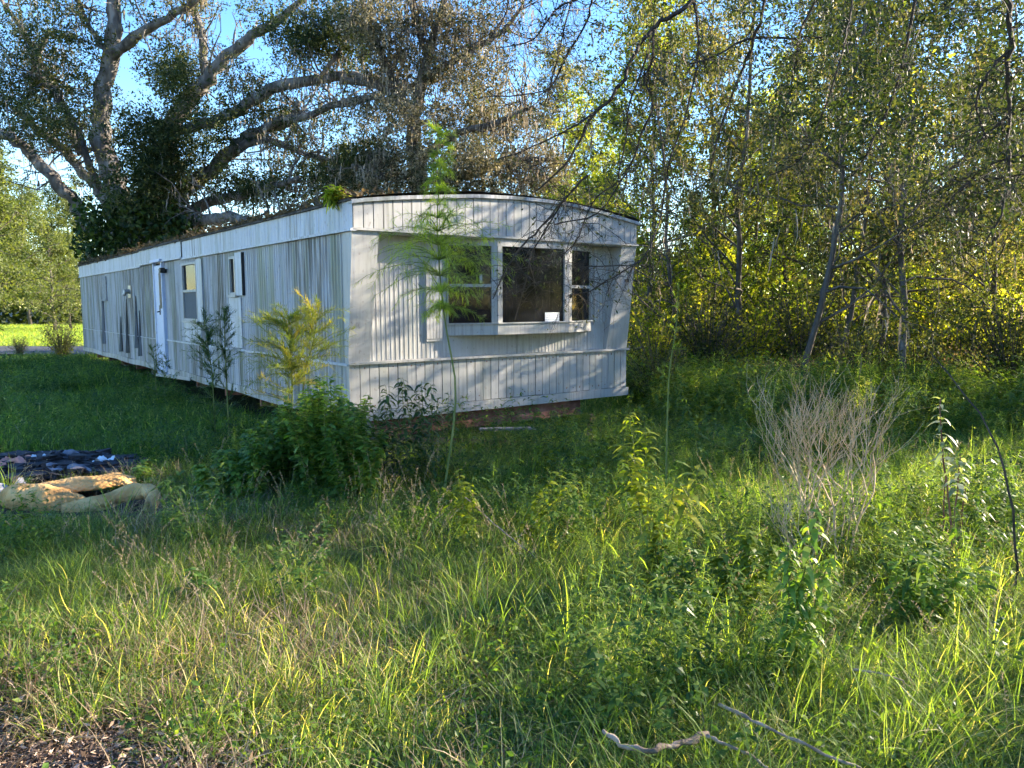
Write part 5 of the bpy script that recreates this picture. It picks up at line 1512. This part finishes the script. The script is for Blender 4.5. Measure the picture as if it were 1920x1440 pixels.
G_med = [clump_mesh("grass_clump", 'grass', 34, .30, .0065, .10, .42, .55, 5, (.05, .55)) for _ in range(5)]
G_short = [clump_mesh("grass_clump", 'grass', 40, .17, .0055, .11, .6, .6, 4, (.05, .5), .1) for _ in range(4)]
G_long = [clump_mesh("grass_clump", 'grass', 32, .52, .0062, .08, .34, .75, 6, (.2, .7), .1) for _ in range(5)]
G_dry = [clump_mesh("straw_clump", 'dry', 16, .34, .004, .12, .8, .5, 4, (.1, 1), 0) for _ in range(4)]
G_cov = [cover_mesh("weed_clump", 90, .22, .11, .032) for _ in range(4)]
G_chip = [chip_mesh("chip_clump", 60) for _ in range(4)]
G_fuzz = [clump_mesh("grass_clump", 'grass', 46, .19, .009, .22, .6, .6, 3, (.05, .6), .06) for _ in range(4)]

# sward: patches over the clearing, single tufts round the bare dirt
A_MED = (31, .34, .0046, .09, .5, .65, 5, (0, .7), .10)
A_SHORT = (30, .17, .0045, .11, .7, .6, 4, (0, .6), .16)
A_LONG = (14, .46, .0058, .08, .34, .8, 6, (.25, .75), .1)
PAT = [patch_mesh("sward_patch", 'grass', .36, [(8, A_MED, .5, 1.25), (8, A_SHORT, .6, 1.3)] + ([(1, A_LONG, .6, 1)] if k_ % 3 == 0 else [])) for k_ in range(8)]
BIG = [patch_mesh("sward_patch", 'grass', .95, [(58, A_MED, .5, 1.3), (46, A_SHORT, .6, 1.3), (4, A_LONG, .6, 1.1)]) for k_ in range(6)]


def blocked(x, y, m):
    return under_home(x, y, m) | heapm(x, y) | ((x < .3) & (y < 3.9))


def near_blocked(x, y):
    b = blocked(x, y, .3)
    for a in np.linspace(0, 2 * np.pi, 12, endpoint=False): b = b | blocked(x + .85 * np.cos(a), y + .85 * np.sin(a), .3)
    return b


def sward(nm, lb, meshes, n, sel):
    x, y = scatter_pts(n, 1.5, 9.8, .75)
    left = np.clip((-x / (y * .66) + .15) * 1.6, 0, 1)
    k = sel(x, y)
    x, y, left = x[k], y[k], left[k]
    stuff_scatter(nm, lb, "grass", meshes, finish(x, y), rng.uniform(.85, 1.12, len(x)) * (1 - .32 * left), np.clip(vnoise(x, y, 1.3, 1) * .16 + rng.normal(size=len(x)) * .05 - left * .05, -.25, .35), .05)


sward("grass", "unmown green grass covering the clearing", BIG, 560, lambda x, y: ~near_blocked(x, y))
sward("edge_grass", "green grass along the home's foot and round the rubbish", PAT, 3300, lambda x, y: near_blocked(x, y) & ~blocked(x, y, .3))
n = 2600
x = rng.uniform(-3.6, .3, n); y = rng.uniform(1.5, 3.9, n)
k = (rng.random(n) > bare(x, y) * .99)
x, y = x[k], y[k]
stuff_scatter("short_grass", "loose grass tufts round the bare dirt at lower left", "grass", G_med[:3] + G_short[:3], finish(x, y), rng.uniform(.6, 1.15, len(x)) * .85, np.clip(vnoise(x, y, 1.7, 2) * .12 + rng.normal(size=len(x)) * .07, -.2, .3), .25)
# long bright tufts
n = 2500
x, y = scatter_pts(n, 1.9, 8.5, .8)
rt = np.clip(x / (y * .66) * 1.2 + .45, .06, 1)
k = (rng.random(n) < rt) & ~under_home(x, y) & ~heapm(x, y) & (rng.random(n) > bare(x, y) * .85)
x, y = x[k], y[k]
stuff_scatter("tall_grass", "long arching grass tufts standing above the rest", "grass", G_long, finish(x, y), rng.uniform(.55, 1.15, len(x)), np.clip(rng.normal(size=len(x)) * .1 + .05, -.15, .3))
# dry straw
n = 2600
x, y = scatter_pts(n, 1.6, 9, .85)
k = ~under_home(x, y) & ~heapm(x, y) & (vnoise(x, y, 1.9, 3) > -.15)
x, y = x[k], y[k]
stuff_scatter("dry_grass", "dry straw-coloured stems tangled through the grass", "dry grass", G_dry, finish(x, y), rng.uniform(.5, 1.1, len(x)), rng.normal(size=len(x)) * .12)
# thatch: matted dead blades low in the sward
G_th = [clump_mesh("thatch_clump", 'dry', 30, .24, .005, .2, 1.35, .35, 3, (0, .7), 0) for _ in range(3)]
n = 1500
x, y = scatter_pts(n, 1.5, 8, .8)
k = ~under_home(x, y) & ~heapm(x, y) & (vnoise(x, y, 2.3, 12) > .05)
x, y = x[k], y[k]
stuff_scatter("thatch", "matted dead grass low between the green blades", "dead grass", G_th, finish(x, y) + [0, 0, .07], rng.uniform(.6, 1.1, len(x)), rng.normal(size=len(x)) * .12)


def seed_mesh(name):
    m = MB()
    for _ in range(5):
        a = random.random() * 6.28; h = random.uniform(.32, .62); b0_ = rng.normal(size=3) * [.04, .04, 0]
        e = b0_ + np.array([math.cos(a) * .18, math.sin(a) * .18, h]); t = np.linspace(0, 1, 6)[:, None]; md_ = b0_ + np.array([0, 0, h * .6]); Q = b0_ * (1 - t) ** 2 + 2 * md_ * t * (1 - t) + e * t * t
        add_long_leaves(m, Q[:-1], Q[1:] - Q[:-1], np.linalg.norm(Q[1:] - Q[:-1], axis=1) * 1.05, .003, .6, 0, 1)
        n_ = 22; f_ = rng.random((n_, 1)) * .3 + .7; P_ = b0_ * (1 - f_) ** 2 + 2 * md_ * f_ * (1 - f_) + e * f_ * f_
        add_leaves(m, P_, rvec(n_) + [0, 0, .8], .013, .004, .6)
    return m.mesh(name, M['dry'])


G_sd = [seed_mesh("seed_stalk") for _ in range(3)]
n = 330
x, y = scatter_pts(n, 1.8, 8.5, .8)
k = ~under_home(x, y) & ~heapm(x, y) & (vnoise(x, y, 1.2, 15) > -.1)
x, y = x[k], y[k]
stuff_scatter("seed_stalks", "fine pale seed stalks standing above the grass", "grass", G_sd, finish(x, y), rng.uniform(.6, 1.1, len(x)), rng.normal(size=len(x)) * .1)
# broadleaf cover
n = 2500
x, y = scatter_pts(n, 1.6, 11, .8)
k = ~under_home(x, y) & ~heapm(x, y) & (vnoise(x, y, 1.4, 4) > .02) & (rng.random(n) > bare(x, y) * .97)
x, y = x[k], y[k]
stuff_scatter("ground_weeds", "low broad-leaved weeds mixed into the grass", "weeds", G_cov, finish(x, y), rng.uniform(.5, 1.2, len(x)), rng.normal(size=len(x)) * .12)
# tangled knee-high weeds, thick between the home and the clearing
def tallweed_mesh(name, H, L, asp, ns, nl, mat='cover', tl=(.1, .9), spread=.16):
    m = MB()
    for _ in range(ns):
        a = random.random() * 6.28; b0_ = rng.normal(size=3) * [.08, .08, 0]; h = H * random.uniform(.6, 1.1)
        e = b0_ + np.array([math.cos(a) * spread * random.random() * 1.6, math.sin(a) * spread * random.random() * 1.6, h]); t = np.linspace(0, 1, 5)[:, None]
        mid_ = (b0_ + e) / 2 + rng.normal(size=3) * [.05, .05, 0]; Q = b0_ * (1 - t) ** 2 + 2 * mid_ * t * (1 - t) + e * t * t
        add_long_leaves(m, Q[:-1], Q[1:] - Q[:-1], np.linalg.norm(Q[1:] - Q[:-1], axis=1) * 1.05, .005, .5, 0, 1)
        f = .15 + .85 * rng.random((nl, 1)); P = b0_ * (1 - f) ** 2 + 2 * mid_ * f * (1 - f) + e * f * f
        an = rng.random(nl) * 6.28; D = np.stack([np.cos(an), np.sin(an), .5 + rng.normal(size=nl) * .35], -1); LL = L * rng.uniform(.5, 1.2, nl)
        add_long_leaves(m, P, D, LL, LL * asp, np.clip(rng.uniform(*tl, nl), 0, 1), .5, 2)
    return m.mesh(name, M[mat])


G_tw = [tallweed_mesh("tall_weed_clump", .62, .085, .22, 9, 26) for _ in range(4)] + [tallweed_mesh("tall_weed_clump", .5, .055, .4, 10, 28) for _ in range(3)] + [tallweed_mesh("tall_weed_clump", .7, .06, .1, 8, 60, 'grass', (.2, .8)) for _ in range(3)]
n = 2200
x, y = scatter_pts(n, 2.6, 9.5, .8)
dens = np.clip((x / (y * .66)) * 1.1 + .42, .03, .8) * np.clip((y - 2.4) / 2.0, .1, 1) * np.clip(vnoise(x, y, 1.6, 9) * 1.1 + .55, .05, 1)
k = ~under_home(x, y, -.05) & ~heapm(x, y) & (rng.random(n) < dens)
x, y = x[k], y[k]
stuff_scatter("tall_weeds", "tangled knee-high weeds between the clearing and the home", "weeds", G_tw, finish(x, y), rng.uniform(.5, 1.15, len(x)), np.clip(rng.normal(size=len(x)) * .12 + .05, -.2, .35), .12)
n = 150
u_ = rng.uniform(.2, 4.6, n); v_ = rng.uniform(-.95, -.12, n); P = np.array([TP(a, b, 0) for a, b in zip(u_, v_)])
stuff_scatter("skirt_weeds", "weeds crowding the rusty frame under the bay window end", "weeds", G_tw, finish(P[:, 0], P[:, 1]), rng.uniform(.35, .68, n), rng.normal(size=n) * .1, .12)
n = 1500
x = rng.uniform(2.0, 10.5, n); y = rng.uniform(9.2, 14.5, n)
k = (x / y < .72) & ~under_home(x, y, -.1) & (rng.random(n) < np.clip(vnoise(x, y, 1.1, 21) + .65, .1, 1))
x, y = x[k], y[k]
stuff_scatter("thicket_undergrowth", "weedy undergrowth rising into the edge of the thicket", "weeds", G_tw, finish(x, y), rng.uniform(.8, 1.6, len(x)), np.clip(rng.normal(size=len(x)) * .12 + .12, -.1, .4), .12)
# mid and far grass
n = 30000
x, y = scatter_pts(n, 8.5, 26, 1.0)
k = ~under_home(x, y)
x, y = x[k], y[k]
stuff_scatter("far_grass", "thick grass and weeds round the home and under the trees", "grass", G_fuzz, finish(x, y), rng.uniform(.7, 1.5, len(x)), np.clip(vnoise(x, y, .9, 6) * .16 + rng.normal(size=len(x)) * .07, -.2, .35))
# taller weedy grass along the near long wall and in front of the skirt
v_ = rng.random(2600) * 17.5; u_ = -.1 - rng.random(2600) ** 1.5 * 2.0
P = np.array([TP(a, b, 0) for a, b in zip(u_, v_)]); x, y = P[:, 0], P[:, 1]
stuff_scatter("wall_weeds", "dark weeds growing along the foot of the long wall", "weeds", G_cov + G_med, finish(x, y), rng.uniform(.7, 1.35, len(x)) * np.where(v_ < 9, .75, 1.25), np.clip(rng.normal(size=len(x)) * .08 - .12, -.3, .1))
n = 420
v_ = rng.random(n) * 17.5; u_ = -.25 - rng.random(n) ** 1.3 * 2.6
P = np.array([TP(a, b, 0) for a, b in zip(u_, v_)])
k = (vnoise(P[:, 0], P[:, 1], 1.2, 31) > -.2) & ~heapm(P[:, 0], P[:, 1])
stuff_scatter("rough_weeds", "rough tall weeds standing off the long wall", "weeds", G_tw, finish(P[k, 0], P[k, 1]), rng.uniform(.45, 1.0, k.sum()), rng.normal(size=k.sum()) * .1 - .1, .15)
# lit field beyond the road
n = 22000
x = rng.uniform(-62, -8, n); y = 33 + rng.random(n) * 37
stuff_scatter("field_grass", "sunlit mown field beyond the road", "field grass", [clump_mesh("field_clump", 'grass', 30, .16, .03, .5, .7, .4, 2, (.45, .8), 0) for _ in range(3)], np.stack([x, y, np.zeros(n)], -1), rng.uniform(.7, 1.3, n), rng.normal(size=n) * .05 + .1)
# chips and litter on the bare dirt
n = 9000
x = rng.uniform(-2.6, .2, n); y = rng.uniform(1.7, 4.2, n)
k = rng.random(n) < np.clip(bare(x, y) * 1.2, .02, 1)
x, y = x[k], y[k]
stuff_scatter("wood_chips", "brown wood chips and dead leaf litter on the bare dirt", "wood chips", G_chip, finish(x, y), rng.uniform(.5, 1.2, len(x)), rng.normal(size=len(x)) * .12, .2)
